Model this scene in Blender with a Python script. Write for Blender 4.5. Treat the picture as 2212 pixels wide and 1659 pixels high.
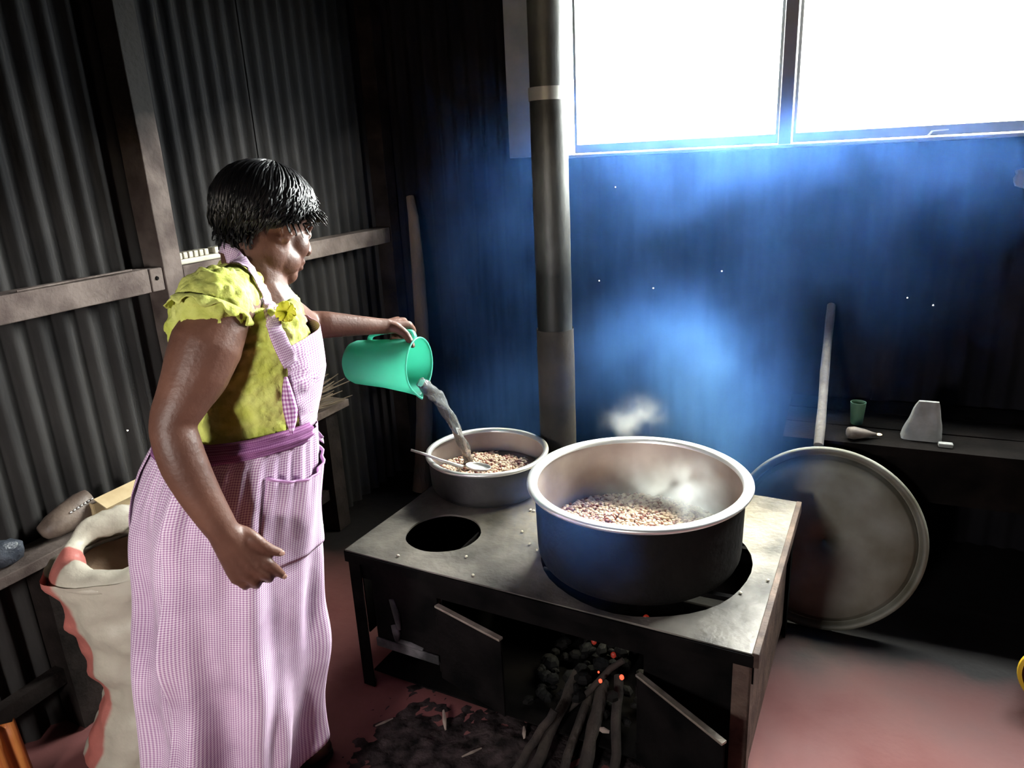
import bpy, bmesh, math, random
import numpy as np
from mathutils import Vector, Matrix, noise as mnoise

for _o in list(bpy.data.objects):
    bpy.data.objects.remove(_o)
scene = bpy.context.scene
COL = scene.collection
rng = random.Random(7)

# ------------------------------------------------------------------ camera
IMG_W, IMG_H, FPX = 2212.0, 1659.0, 1557.0
CAM_H, PITCH, ROLL, YAW = 1.6, math.radians(17.37), -0.0496, math.radians(24.5)
_c, _s = math.cos(PITCH), math.sin(PITCH)
_fw = Vector((-math.sin(YAW) * _c, math.cos(YAW) * _c, -_s))
_r0 = Vector((math.cos(YAW), math.sin(YAW), 0))
_u0 = _r0.cross(_fw)
CR = _r0 * math.cos(ROLL) + _u0 * math.sin(ROLL)
CU = _u0 * math.cos(ROLL) - _r0 * math.sin(ROLL)
CF = _fw
CP = Vector((0, 0, CAM_H))
cam_data = bpy.data.cameras.new('camera')
cam = bpy.data.objects.new('camera', cam_data)
COL.objects.link(cam)
cam.matrix_world = Matrix(((CR.x, CU.x, -CF.x, CP.x), (CR.y, CU.y, -CF.y, CP.y), (CR.z, CU.z, -CF.z, CP.z), (0, 0, 0, 1)))
cam_data.sensor_width = 36.0
cam_data.lens = FPX / IMG_W * 36.0
cam_data.clip_start = 0.05
scene.camera = cam


def ray(x, y):
    return CR * ((x - IMG_W / 2) / FPX) - CU * ((y - IMG_H / 2) / FPX) + CF


def at_z(x, y, z):
    d = ray(x, y)
    return CP + d * ((z - CP.z) / d.z)


def at_x(x, y, X):
    d = ray(x, y)
    return CP + d * (X / d.x)


def at_y(x, y, Y):
    d = ray(x, y)
    return CP + d * (Y / d.y)


def at_d(x, y, t):
    return CP + ray(x, y) * t


# ------------------------------------------------------------------ light: one overcast sky through the window and an opening added for fill
world = bpy.data.worlds.new('overcast_sky')
scene.world = world
world.use_nodes = True
_bg = world.node_tree.nodes['Background']
_bg.inputs['Color'].default_value = (1.0, 0.97, 0.92, 1)
_bg.inputs['Strength'].default_value = 105.0

RX0, RX1, RY0, RY1, RZ = -2.1, 1.9, -1.5, 3.15, 2.55
WIN = (-1.135, 1.35, 1.60, 2.36)          # x0, x1, z0, z1 in the back wall
FILL_OPENING = (-1.02, -0.62, 1.18, 1.58)         # x0, x1, z0, z1 of an unseen opening added behind the camera for fill light


def portal(name, loc, rot, sx, sy):
    d = bpy.data.lights.new(name, 'AREA')
    d.shape = 'RECTANGLE'
    d.size, d.size_y = sx, sy
    d.cycles.is_portal = True
    o = bpy.data.objects.new(name, d)
    COL.objects.link(o)
    o.location = loc
    o.rotation_euler = rot
    o['kind'] = 'helper'
    return o


portal('window_daylight', ((WIN[0] + WIN[1]) / 2, RY1 + 0.06, (WIN[2] + WIN[3]) / 2), (math.radians(-90), 0, 0), WIN[1] - WIN[0], WIN[3] - WIN[2])
portal('fill_daylight', ((FILL_OPENING[0] + FILL_OPENING[1]) / 2, RY0 - 0.06, (FILL_OPENING[2] + FILL_OPENING[3]) / 2), (math.radians(90), 0, 0), FILL_OPENING[1] - FILL_OPENING[0], FILL_OPENING[3] - FILL_OPENING[2])  # sky let in by the added opening, fill for the person's back

scene.view_settings.view_transform = 'Standard'
scene.view_settings.look = 'None'
scene.view_settings.gamma = 1.0
scene.view_settings.use_curve_mapping = False
scene.view_settings.exposure = 0.35
scene.cycles.use_denoising = True
scene.cycles.use_light_tree = False
scene.cycles.use_adaptive_sampling = True
scene.cycles.adaptive_threshold = 0.02
scene.cycles.adaptive_min_samples = 36
scene.cycles.max_bounces = 5
scene.cycles.diffuse_bounces = 2
scene.cycles.glossy_bounces = 3
scene.cycles.transmission_bounces = 6
scene.cycles.transparent_max_bounces = 12
scene.cycles.volume_bounces = 0
scene.cycles.volume_step_rate = 1.0
scene.cycles.volume_max_steps = 128
scene.cycles.sample_clamp_indirect = 6.0
scene.cycles.caustics_reflective = False
scene.cycles.caustics_refractive = False


# ------------------------------------------------------------------ materials
def nodes_of(m):
    m.use_nodes = True
    nt = m.node_tree
    return nt, nt.nodes['Principled BSDF']


def mat(name, c1, c2=None, rough=0.7, metal=0.0, scale=6.0, bump=0.0, bscale=40.0, detail=5.0, ramp=(0.35, 0.65), spec=0.5, stretch=None, rough2=None, sub=0.0):
    m = bpy.data.materials.new(name)
    nt, b = nodes_of(m)
    L = nt.links.new
    tc = nt.nodes.new('ShaderNodeTexCoord')
    mp = nt.nodes.new('ShaderNodeMapping')
    if stretch:
        mp.inputs['Scale'].default_value = stretch
    L(tc.outputs['Object'], mp.inputs['Vector'])
    n = nt.nodes.new('ShaderNodeTexNoise')
    n.inputs['Scale'].default_value = scale
    n.inputs['Detail'].default_value = detail
    L(mp.outputs[0], n.inputs['Vector'])
    r = nt.nodes.new('ShaderNodeValToRGB')
    r.color_ramp.elements[0].position, r.color_ramp.elements[1].position = ramp
    r.color_ramp.elements[0].color = (*c1, 1)
    r.color_ramp.elements[1].color = (*(c2 or c1), 1)
    L(n.outputs['Fac'], r.inputs['Fac'])
    L(r.outputs['Color'], b.inputs['Base Color'])
    b.inputs['Roughness'].default_value = rough
    b.inputs['Metallic'].default_value = metal
    b.inputs['Specular IOR Level'].default_value = spec
    if rough2 is not None:
        mr = nt.nodes.new('ShaderNodeMapRange')
        mr.inputs['From Min'].default_value, mr.inputs['From Max'].default_value = ramp
        mr.inputs['To Min'].default_value, mr.inputs['To Max'].default_value = rough, rough2
        L(n.outputs['Fac'], mr.inputs['Value'])
        L(mr.outputs[0], b.inputs['Roughness'])
    if sub:
        b.inputs['Subsurface Weight'].default_value = sub
        b.inputs['Subsurface Radius'].default_value = (0.012, 0.005, 0.003)
    if bump:
        n2 = nt.nodes.new('ShaderNodeTexNoise')
        n2.inputs['Scale'].default_value = bscale
        n2.inputs['Detail'].default_value = 6
        L(mp.outputs[0], n2.inputs['Vector'])
        bp = nt.nodes.new('ShaderNodeBump')
        bp.inputs['Strength'].default_value = bump
        bp.inputs['Distance'].default_value = 0.01
        L(n2.outputs['Fac'], bp.inputs['Height'])
        L(bp.outputs[0], b.inputs['Normal'])
    return m


def gingham(name, white, mid, dark, period, stain=0.25):
    """woven check from the cloth's own UVs (metres)"""
    m = bpy.data.materials.new(name)
    nt, b = nodes_of(m)
    N, L = nt.nodes.new, nt.links.new
    uv = N('ShaderNodeUVMap')
    sep = N('ShaderNodeSeparateXYZ')
    L(uv.outputs[0], sep.inputs[0])
    st = []
    for ax in (0, 1):
        k = N('ShaderNodeMath'); k.operation = 'MULTIPLY'; k.inputs[1].default_value = 2 * math.pi / period
        L(sep.outputs[ax], k.inputs[0])
        s = N('ShaderNodeMath'); s.operation = 'SINE'; L(k.outputs[0], s.inputs[0])
        g = N('ShaderNodeMath'); g.operation = 'MULTIPLY_ADD'; g.inputs[1].default_value = 2.5; g.inputs[2].default_value = 0.5; g.use_clamp = True
        L(s.outputs[0], g.inputs[0]); st.append(g)
    add = N('ShaderNodeMath'); add.operation = 'ADD'; L(st[0].outputs[0], add.inputs[0]); L(st[1].outputs[0], add.inputs[1])
    half = N('ShaderNodeMath'); half.operation = 'MULTIPLY'; half.inputs[1].default_value = 0.5; L(add.outputs[0], half.inputs[0])
    r = N('ShaderNodeValToRGB')
    r.color_ramp.elements[0].color = (*white, 1)
    r.color_ramp.elements[1].color = (*dark, 1)
    e = r.color_ramp.elements.new(0.5); e.color = (*mid, 1)
    L(half.outputs[0], r.inputs['Fac'])
    tc = N('ShaderNodeTexCoord')
    n = N('ShaderNodeTexNoise'); n.inputs['Scale'].default_value = 7; n.inputs['Detail'].default_value = 6; L(tc.outputs['Object'], n.inputs['Vector'])
    rr = N('ShaderNodeValToRGB'); rr.color_ramp.elements[0].position = 0.35; rr.color_ramp.elements[1].position = 0.6
    rr.color_ramp.elements[0].color = (1 - stain, 1 - stain * 1.1, 1 - stain, 1); rr.color_ramp.elements[1].color = (1, 1, 1, 1)
    L(n.outputs['Fac'], rr.inputs['Fac'])
    mx = N('ShaderNodeMix'); mx.data_type = 'RGBA'; mx.blend_type = 'MULTIPLY'; mx.inputs['Factor'].default_value = 1
    L(r.outputs[0], mx.inputs['A']); L(rr.outputs[0], mx.inputs['B'])
    L(mx.outputs['Result'], b.inputs['Base Color'])
    b.inputs['Roughness'].default_value = 0.85
    b.inputs['Specular IOR Level'].default_value = 0.2
    n2 = N('ShaderNodeTexNoise'); n2.inputs['Scale'].default_value = 22; n2.inputs['Detail'].default_value = 5; L(tc.outputs['Object'], n2.inputs['Vector'])
    bp = N('ShaderNodeBump'); bp.inputs['Strength'].default_value = 0.25; bp.inputs['Distance'].default_value = 0.01
    L(n2.outputs['Fac'], bp.inputs['Height']); L(bp.outputs[0], b.inputs['Normal'])
    return m


M = {}
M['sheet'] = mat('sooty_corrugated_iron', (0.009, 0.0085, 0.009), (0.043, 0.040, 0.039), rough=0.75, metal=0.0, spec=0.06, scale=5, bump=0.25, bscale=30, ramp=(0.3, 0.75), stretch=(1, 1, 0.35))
def darken_along(m, z0, z1, dark, axis='Z'):
    """mixes in a dark colour further along one axis, with a ragged edge"""
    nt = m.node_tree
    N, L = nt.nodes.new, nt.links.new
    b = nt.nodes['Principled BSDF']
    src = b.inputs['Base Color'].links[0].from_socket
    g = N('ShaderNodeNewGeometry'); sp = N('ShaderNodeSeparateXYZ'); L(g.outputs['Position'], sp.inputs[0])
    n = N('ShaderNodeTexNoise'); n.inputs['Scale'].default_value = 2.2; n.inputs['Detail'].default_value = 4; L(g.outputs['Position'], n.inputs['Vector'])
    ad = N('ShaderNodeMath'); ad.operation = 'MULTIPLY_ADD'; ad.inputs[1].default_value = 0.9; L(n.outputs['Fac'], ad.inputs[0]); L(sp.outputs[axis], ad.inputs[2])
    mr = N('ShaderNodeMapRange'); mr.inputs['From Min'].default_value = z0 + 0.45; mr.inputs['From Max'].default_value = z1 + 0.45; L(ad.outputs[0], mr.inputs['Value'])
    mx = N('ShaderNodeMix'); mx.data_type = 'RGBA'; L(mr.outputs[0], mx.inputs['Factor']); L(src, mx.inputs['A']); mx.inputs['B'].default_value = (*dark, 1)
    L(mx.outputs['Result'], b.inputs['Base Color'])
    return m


M['sheet'] = darken_along(M['sheet'], 1.40, 1.85, (0.0025, 0.0025, 0.003))  # sheets darker towards the top
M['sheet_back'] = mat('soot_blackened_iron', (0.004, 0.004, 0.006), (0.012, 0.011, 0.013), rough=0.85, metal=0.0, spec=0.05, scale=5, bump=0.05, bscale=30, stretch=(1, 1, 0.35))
M['roof'] = mat('sooty_roof_iron', (0.003, 0.003, 0.004), (0.008, 0.008, 0.009), rough=0.9, spec=0.1, scale=4)
M['timber'] = mat('smoked_timber', (0.06, 0.044, 0.04), (0.14, 0.112, 0.10), rough=0.85, spec=0.12, scale=9, bump=0.4, bscale=55, stretch=(1, 1, 1))
M['timber'] = darken_along(M['timber'], 1.40, 1.85, (0.004, 0.0035, 0.0035))  # timbers darken over the same height as the sheets
M['timber_dark'] = mat('dark_smoked_timber', (0.006, 0.0045, 0.004), (0.018, 0.013, 0.012), rough=0.9, spec=0.1, scale=9, bump=0.4, bscale=55)
M['floor'] = mat('red_oxide_floor', (0.085, 0.026, 0.026), (0.22, 0.085, 0.083), rough=0.8, spec=0.2, scale=2.2, bump=0.2, bscale=25, ramp=(0.3, 0.7), rough2=0.55)
M['floor'] = darken_along(M['floor'], 1.7, 2.3, (0.004, 0.003, 0.0035), 'Y')  # shade toward the back wall painted into the floor colour
M['ash'] = mat('floor_ash', (0.004, 0.0032, 0.0035), (0.050, 0.036, 0.037), rough=0.95, spec=0.1, scale=18, bump=0.8, bscale=60)
M['steel'] = mat('heat_greyed_steel', (0.022, 0.019, 0.017), (0.215, 0.195, 0.17), rough=0.6, metal=0.3, scale=4.5, bump=0.3, bscale=45, ramp=(0.32, 0.68), rough2=0.45)
M['steel_dark'] = mat('soot_blackened_steel', (0.0016, 0.0016, 0.0017), (0.006, 0.005, 0.005), rough=0.9, metal=0.0, spec=0.04, scale=9, bump=0.3, bscale=40)
M['steel_edge'] = mat('worn_bright_steel_edge', (0.16, 0.135, 0.11), (0.27, 0.235, 0.195), rough=0.5, metal=0.4, scale=20, bump=0.3, bscale=60)
M['rust'] = mat('rusty_angle_iron', (0.035, 0.02, 0.016), (0.11, 0.072, 0.055), rough=0.7, metal=0.3, scale=14, bump=0.4, bscale=60)
M['alu'] = mat('worn_aluminium', (0.52, 0.50, 0.49), (0.78, 0.76, 0.75), rough=0.42, metal=0.75, scale=9, bump=0.12, bscale=30, rough2=0.3)
M['alu_in'] = mat('stained_aluminium_inside', (0.22, 0.17, 0.155), (0.42, 0.36, 0.34), rough=0.5, metal=0.3, scale=6, bump=0.1, bscale=24, ramp=(0.3, 0.7))
M['alu_rim'] = mat('polished_aluminium_rim', (0.90, 0.90, 0.90), (0.96, 0.96, 0.96), rough=0.36, metal=0.85, scale=10, bump=0.1, bscale=24)
M['soot'] = mat('pot_soot', (0.0025, 0.0025, 0.003), (0.008, 0.007, 0.0065), rough=0.75, spec=0.12, scale=6, bump=0.35, bscale=35)
M['soot_grey'] = mat('greyed_pot_side', (0.008, 0.008, 0.009), (0.05, 0.05, 0.05), rough=0.55, metal=0.3, scale=6, bump=0.2, bscale=30)
M['frame'] = mat('painted_window_steel', (0.30, 0.33, 0.36), (0.42, 0.44, 0.46), rough=0.6, scale=8, bump=0.1)
M['zinc'] = mat('sooty_zinc_pipe', (0.014, 0.015, 0.015), (0.10, 0.103, 0.10), rough=0.5, metal=0.5, scale=4.5, bump=0.2, bscale=25, ramp=(0.42, 0.62), stretch=(1, 1, 0.5))
M['zinc_new'] = mat('clean_zinc_band', (0.55, 0.56, 0.52), (0.75, 0.75, 0.70), rough=0.4, metal=0.4, scale=10)
M['black'] = mat('dark_rubber', (0.012, 0.012, 0.014), (0.03, 0.03, 0.035), rough=0.55, scale=20)


# ------------------------------------------------------------------ mesh helpers
class MB:
    """collects shapes (world coordinates) that become one mesh"""

    def __init__(self):
        self.v, self.f, self.uv = [], [], {}

    def add(self, verts, faces):
        o = len(self.v)
        self.v.extend([tuple(p) for p in verts])
        self.f.extend([tuple(i + o for i in f) for f in faces])
        return o

    def box(self, c, s, rot=None):
        hx, hy, hz = s[0] / 2, s[1] / 2, s[2] / 2
        P = [Vector((x, y, z)) for x in (-hx, hx) for y in (-hy, hy) for z in (-hz, hz)]
        if rot is not None:
            P = [rot @ p for p in P]
        c = Vector(c)
        self.add([p + c for p in P], [(0, 1, 3, 2), (4, 6, 7, 5), (0, 4, 5, 1), (2, 3, 7, 6), (0, 2, 6, 4), (1, 5, 7, 3)])
        return self

    def minmax(self, a, b):
        return self.box([(a[i] + b[i]) / 2 for i in range(3)], [abs(b[i] - a[i]) for i in range(3)])

    def bar(self, a, b, w, h, up=(0, 0, 1)):
        a, b = Vector(a), Vector(b)
        d = b - a
        z = d.normalized()
        x = z.cross(Vector(up))
        if x.length < 1e-5:
            x = z.cross(Vector((1, 0, 0)))
        x.normalize()
        y = x.cross(z)
        R = Matrix((x, y, z)).transposed()
        return self.box((a + b) / 2, (w, h, d.length), R)

    def tube(self, pts, rad, n=10, caps=True, squash=None, up=None):
        pts = [Vector(p) for p in pts]
        if not hasattr(rad, '__len__') or isinstance(rad, tuple):
            rad = [rad] * len(pts)
        T = []
        for i in range(len(pts)):
            a, b = pts[max(i - 1, 0)], pts[min(i + 1, len(pts) - 1)]
            T.append((b - a).normalized())
        u = Vector(up) if up is not None else T[0].orthogonal()
        V, F = [], []
        for i, p in enumerate(pts):
            u = (u - T[i] * u.dot(T[i]))
            u.normalize()
            w = T[i].cross(u)
            r = rad[i]
            ra, rb = (r if not hasattr(r, '__len__') else r[0]), (r if not hasattr(r, '__len__') else r[1])
            for k in range(n):
                t = 2 * math.pi * k / n
                V.append(p + u * (math.cos(t) * ra) + w * (math.sin(t) * rb))
        for i in range(len(pts) - 1):
            for k in range(n):
                F.append((i * n + k, i * n + (k + 1) % n, (i + 1) * n + (k + 1) % n, (i + 1) * n + k))
        if caps:
            F.append(tuple(range(n - 1, -1, -1)))
            F.append(tuple(range((len(pts) - 1) * n, len(pts) * n)))
        self.add(V, F)
        return self

    def lathe(self, c, prof, n=48, jitter=None, closed=False):
        """prof: list of (radius, z) from axis outward and over; c base centre"""
        V, F = [], []
        for (r, z) in prof:
            for k in range(n):
                t = 2 * math.pi * k / n
                rr = r * (1 + (jitter(t, z) if jitter else 0))
                V.append((c[0] + rr * math.cos(t), c[1] + rr * math.sin(t), c[2] + z))
        m = len(prof)
        for i in range(m - 1 + (1 if closed else 0)):
            j = (i + 1) % m
            for k in range(n):
                F.append((i * n + k, i * n + (k + 1) % n, j * n + (k + 1) % n, j * n + k))
        self.add(V, F)
        return self

    def ball(self, c, r, nu=10, nv=7, R=None):
        if not hasattr(r, '__len__'):
            r = (r, r, r)
        V, F = [], []
        c = Vector(c)
        for j in range(1, nv):
            ph = math.pi * j / nv
            for k in range(nu):
                t = 2 * math.pi * k / nu
                p = Vector((r[0] * math.sin(ph) * math.cos(t), r[1] * math.sin(ph) * math.sin(t), r[2] * math.cos(ph)))
                if R is not None:
                    p = R @ p
                V.append(c + p)
        top, bot = Vector((0, 0, r[2])), Vector((0, 0, -r[2]))
        if R is not None:
            top, bot = R @ top, R @ bot
        V += [c + top, c + bot]
        a = (nv - 1) * nu
        for j in range(nv - 2):
            for k in range(nu):
                F.append((j * nu + k, (j + 1) * nu + k, (j + 1) * nu + (k + 1) % nu, j * nu + (k + 1) % nu))
        for k in range(nu):
            F.append((a, k, (k + 1) % nu))
            F.append((a + 1, (nv - 2) * nu + (k + 1) % nu, (nv - 2) * nu + k))
        self.add(V, F)
        return self

    def grid(self, P, nu, nv, wrap=False, uv=None):
        """P: function (i,j)->point for i<nu, j<nv"""
        o = len(self.v)
        for i in range(nu):
            for j in range(nv):
                self.v.append(tuple(P(i, j)))
                if uv:
                    self.uv[len(self.v) - 1] = uv(i, j)
        for i in range(nu - (0 if wrap else 1)):
            for j in range(nv - 1):
                self.f.append((o + i * nv + j, o + ((i + 1) % nu) * nv + j, o + ((i + 1) % nu) * nv + j + 1, o + i * nv + j + 1))
        return self


LOC = {}


def tag(o, label=None, cat=None, group=None, kind=None):
    if label:
        o['label'] = label
    if cat:
        o['category'] = cat
    if group:
        o['group'] = group
    if kind:
        o['kind'] = kind
    return o


def thing(name, label, cat, loc, group=None, kind=None):
    o = bpy.data.objects.new(name, None)
    COL.objects.link(o)
    o.location = loc
    o.empty_display_size = 0.1
    LOC[o.name] = Vector(loc)
    return tag(o, label, cat, group, kind)


def build(name, mb, m, parent=None, loc=None, smooth=False, angle=None, sub=0, solid=0.0, bevel=0.0):
    """link an MB as ONE mesh object; world-space vertices are re-based on the root's (or own) location"""
    base = LOC[parent.name] if parent is not None else Vector(loc or (0, 0, 0))
    me = bpy.data.meshes.new(name)
    me.from_pydata([tuple(Vector(p) - base) for p in mb.v], [], mb.f)
    if mb.uv:
        ul = me.uv_layers.new(name='UVMap')
        for lp in me.loops:
            ul.data[lp.index].uv = mb.uv.get(lp.vertex_index, (0, 0))
    me.validate()
    if smooth:
        me.polygons.foreach_set('use_smooth', [True] * len(me.polygons))
        if angle:
            try:
                me.set_sharp_from_angle(angle=math.radians(angle))
            except Exception:
                pass
    me.materials.append(m)
    o = bpy.data.objects.new(name, me)
    COL.objects.link(o)
    if parent is not None:
        o.parent = parent
    else:
        o.location = base
    LOC[o.name] = base
    if solid:
        md = o.modifiers.new('solid', 'SOLIDIFY'); md.thickness = solid; md.offset = 0
    if bevel:
        md = o.modifiers.new('bevel', 'BEVEL'); md.width = bevel; md.segments = 2; md.limit_method = 'ANGLE'
    if sub:
        md = o.modifiers.new('sub', 'SUBSURF'); md.levels = sub; md.render_levels = sub
    return o


def nz(p, s=1.0, seed=0.0):
    return mnoise.noise(Vector((p[0] * s + seed, p[1] * s + seed * 1.7, p[2] * s - seed)))


def lerp(a, b, t):
    return a + (b - a) * t


def interp(tab, x):
    """piecewise-linear / smooth lookup in a sorted list of (x, y...)"""
    if x <= tab[0][0]:
        return tab[0][1:]
    for a, b in zip(tab, tab[1:]):
        if x <= b[0]:
            t = (x - a[0]) / (b[0] - a[0])
            return tuple(lerp(p, q, t) for p, q in zip(a[1:], b[1:]))
    return tab[-1][1:]


# ------------------------------------------------------------------ the setting
def structure(name, mb, m, **k):
    return tag(build(name, mb, m, **k), kind='structure')


# floor: slab with gentle wear
def floor_pt(i, j):
    x, y = -2.3 + i * 0.06, -1.7 + j * 0.06
    return (x, y, 0.004 * nz((x, y, 0), 2.5) - 0.004)


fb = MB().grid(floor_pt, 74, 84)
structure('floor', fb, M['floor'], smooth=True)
gm = mat('outside_earth', (0.30, 0.22, 0.15), (0.42, 0.36, 0.22), rough=0.9, scale=0.4)
gb = MB()
gb.add([(-40, -40, -0.06), (40, -40, -0.06), (40, 40, -0.06), (-40, 40, -0.06)], [(0, 1, 2, 3)])
tag(build('ground', gb, gm), kind='structure')

PITCHC = 0.076


def corrugated(mb, p0, axis, length, z0, z1, depth=0.0115, phase=0.0, zs=None, normal=None, holes=()):
    """sheet whose corrugations run upright; holes are nail holes left open"""
    step = PITCHC / 8
    n = int(round(length / step)) + 1
    zl = sorted(set([z0, z1] + [z for z in (zs or [])] + [h for (u, z) in holes for h in (z - 0.0019, z + 0.0019)]))
    axis, normal, p0 = Vector(axis), Vector(normal), Vector(p0)
    hs = set()
    ul = [i * step for i in range(n)]
    extra = []
    for (u, z) in holes:
        extra += [u - 0.0019, u + 0.0019]
    ul = sorted(set(ul + extra))
    o = len(mb.v)
    for u in ul:
        d = depth * math.cos(2 * math.pi * (u + phase) / PITCHC)
        for z in zl:
            p = p0 + axis * u + normal * d
            mb.v.append((p.x, p.y, z))
    nzl = len(zl)
    for i in range(len(ul) - 1):
        um = (ul[i] + ul[i + 1]) / 2
        for j in range(nzl - 1):
            zm = (zl[j] + zl[j + 1]) / 2
            if any(abs(um - u) < 0.0019 and abs(zm - z) < 0.0019 for (u, z) in holes):
                continue
            mb.f.append((o + i * nzl + j, o + (i + 1) * nzl + j, o + (i + 1) * nzl + j + 1, o + i * nzl + j + 1))
    return mb


# left wall: lapped corrugated sheets on a timber frame
wl = thing('wall_left', None, None, (RX0, 0.8, 0), kind='structure')
sheet_w = PITCHC * 10
y = RY0
k = 0
while y < RY1:
    L_ = min(sheet_w + PITCHC * 0.9, RY1 - y)
    hh = []
    if y < 1.55 < y + L_:
        hh = [(1.49 - y, 0.66), (1.52 - y, 0.80)]
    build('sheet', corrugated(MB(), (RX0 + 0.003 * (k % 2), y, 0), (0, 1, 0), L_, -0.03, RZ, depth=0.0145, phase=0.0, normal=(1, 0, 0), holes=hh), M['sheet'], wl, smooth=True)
    y += sheet_w
    k += 1
# frame of the left wall
FX = RX0 + 0.0145


def timber(mb, a, b, seed=0):
    """board a..b with slightly uneven faces"""
    a, b = Vector(a), Vector(b)
    lo = [min(a[i], b[i]) for i in range(3)]
    hi = [max(a[i], b[i]) for i in range(3)]
    ax = max(range(3), key=lambda i: hi[i] - lo[i])
    n = max(2, int((hi[ax] - lo[ax]) / 0.12))
    o1, o2 = [i for i in range(3) if i != ax]
    V, F = [], []
    for i in range(n + 1):
        t = lo[ax] + (hi[ax] - lo[ax]) * i / n
        for (p, q) in ((lo[o1], lo[o2]), (hi[o1], lo[o2]), (hi[o1], hi[o2]), (lo[o1], hi[o2])):
            P = [0, 0, 0]
            P[ax], P[o1], P[o2] = t, p, q
            P[o1] += 0.0022 * mnoise.noise(Vector((t * 5 + seed, p * 7, q * 7)))
            P[o2] += 0.0022 * mnoise.noise(Vector((t * 5 + seed + 40, p * 7, q * 7)))
            V.append(P)
    for i in range(n):
        for k in range(4):
            F.append((i * 4 + k, i * 4 + (k + 1) % 4, (i + 1) * 4 + (k + 1) % 4, (i + 1) * 4 + k))
    F += [(3, 2, 1, 0), (n * 4, n * 4 + 1, n * 4 + 2, n * 4 + 3)]
    mb.add(V, F)
    return mb


def nail(parent, p, d, r=0.007):
    return build('nail', MB().tube([Vector(p), Vector(p) + Vector(d) * 0.004], [r, r * 0.8], 8), M['steel_dark'], parent)


post_y0, post_y1 = 1.692, 1.769
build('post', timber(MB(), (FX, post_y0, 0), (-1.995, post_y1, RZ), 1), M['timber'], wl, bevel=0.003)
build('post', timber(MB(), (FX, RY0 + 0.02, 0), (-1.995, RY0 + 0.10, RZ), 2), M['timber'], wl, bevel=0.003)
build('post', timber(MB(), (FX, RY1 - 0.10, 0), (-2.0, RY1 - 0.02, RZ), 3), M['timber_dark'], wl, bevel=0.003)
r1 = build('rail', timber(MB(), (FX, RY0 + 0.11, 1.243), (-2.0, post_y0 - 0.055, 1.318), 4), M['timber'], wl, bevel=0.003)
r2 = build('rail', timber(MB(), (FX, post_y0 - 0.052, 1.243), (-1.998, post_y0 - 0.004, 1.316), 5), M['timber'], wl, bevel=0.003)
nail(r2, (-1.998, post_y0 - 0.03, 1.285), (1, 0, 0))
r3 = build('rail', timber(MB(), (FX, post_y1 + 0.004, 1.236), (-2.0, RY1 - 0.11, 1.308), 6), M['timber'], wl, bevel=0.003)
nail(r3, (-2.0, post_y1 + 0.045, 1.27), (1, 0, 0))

# back wall, pierced by the window; a few nail holes let daylight through
wb = thing('wall_back', None, None, (0, RY1, 0), kind='structure')
pin = [(1330, 404), (1295, 606), (1412, 622), (1506, 614), (1918, 537), (2016, 660), (1902, 729), (1960, 643), (1560, 585)]
pins = [(at_y(px_, py_, RY1).x, at_y(px_, py_, RY1).z) for (px_, py_) in pin]
x = RX0
while x < RX1:
    L_ = min(sheet_w + PITCHC * 0.9, RX1 - x)
    hh = [(hx - x, hz) for (hx, hz) in pins if x + PITCHC < hx < x + L_ - PITCHC * 1.1]
    mb = MB()
    if x + L_ > WIN[0] and x < WIN[1]:
        corrugated(mb, (x, RY1, 0), (1, 0, 0), L_, -0.03, WIN[2] - 0.005, depth=0.008, normal=(0, -1, 0), holes=hh)
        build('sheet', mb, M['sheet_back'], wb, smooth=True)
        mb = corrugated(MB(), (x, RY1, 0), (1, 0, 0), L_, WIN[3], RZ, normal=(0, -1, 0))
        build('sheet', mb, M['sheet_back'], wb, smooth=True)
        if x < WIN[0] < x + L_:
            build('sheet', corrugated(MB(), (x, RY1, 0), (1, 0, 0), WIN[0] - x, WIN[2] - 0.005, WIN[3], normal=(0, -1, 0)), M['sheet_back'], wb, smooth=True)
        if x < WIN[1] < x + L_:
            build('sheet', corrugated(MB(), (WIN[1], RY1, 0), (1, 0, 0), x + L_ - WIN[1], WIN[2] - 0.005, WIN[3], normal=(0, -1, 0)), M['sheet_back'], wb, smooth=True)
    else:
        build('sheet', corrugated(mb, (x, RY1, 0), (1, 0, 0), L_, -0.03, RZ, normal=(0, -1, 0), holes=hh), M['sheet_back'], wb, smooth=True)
    x += sheet_w
build('rail', timber(MB(), (RX0 + 0.1, RY1 - 0.06, 2.42), (RX1, RY1 - 0.012, 2.49), 8), M['timber_dark'], wb)

# right wall, wall behind the photographer with the added fill opening, roof
wr = thing('wall_right', None, None, (RX1, 0.8, 0), kind='structure')
y = RY0
while y < RY1:
    L_ = min(sheet_w + PITCHC * 0.9, RY1 - y)
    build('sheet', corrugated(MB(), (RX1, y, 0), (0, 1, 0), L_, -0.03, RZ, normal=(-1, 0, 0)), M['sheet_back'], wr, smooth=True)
    y += sheet_w
wf = thing('wall_front', None, None, (0, RY0, 0), kind='structure')
for (xa, xb, za, zb_) in ((RX0, FILL_OPENING[0], -0.03, RZ), (FILL_OPENING[1], RX1, -0.03, RZ), (FILL_OPENING[0], FILL_OPENING[1], -0.03, FILL_OPENING[2]), (FILL_OPENING[0], FILL_OPENING[1], FILL_OPENING[3], RZ)):
    build('sheet', corrugated(MB(), (xa, RY0, 0), (1, 0, 0), xb - xa, za, zb_, normal=(0, 1, 0)), M['sheet_back'], wf, smooth=True)
w2 = thing('fill_opening', None, None, (FILL_OPENING[0], RY0, FILL_OPENING[2]), kind='structure')  # unseen frame and opening, added to light the person from behind
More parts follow.
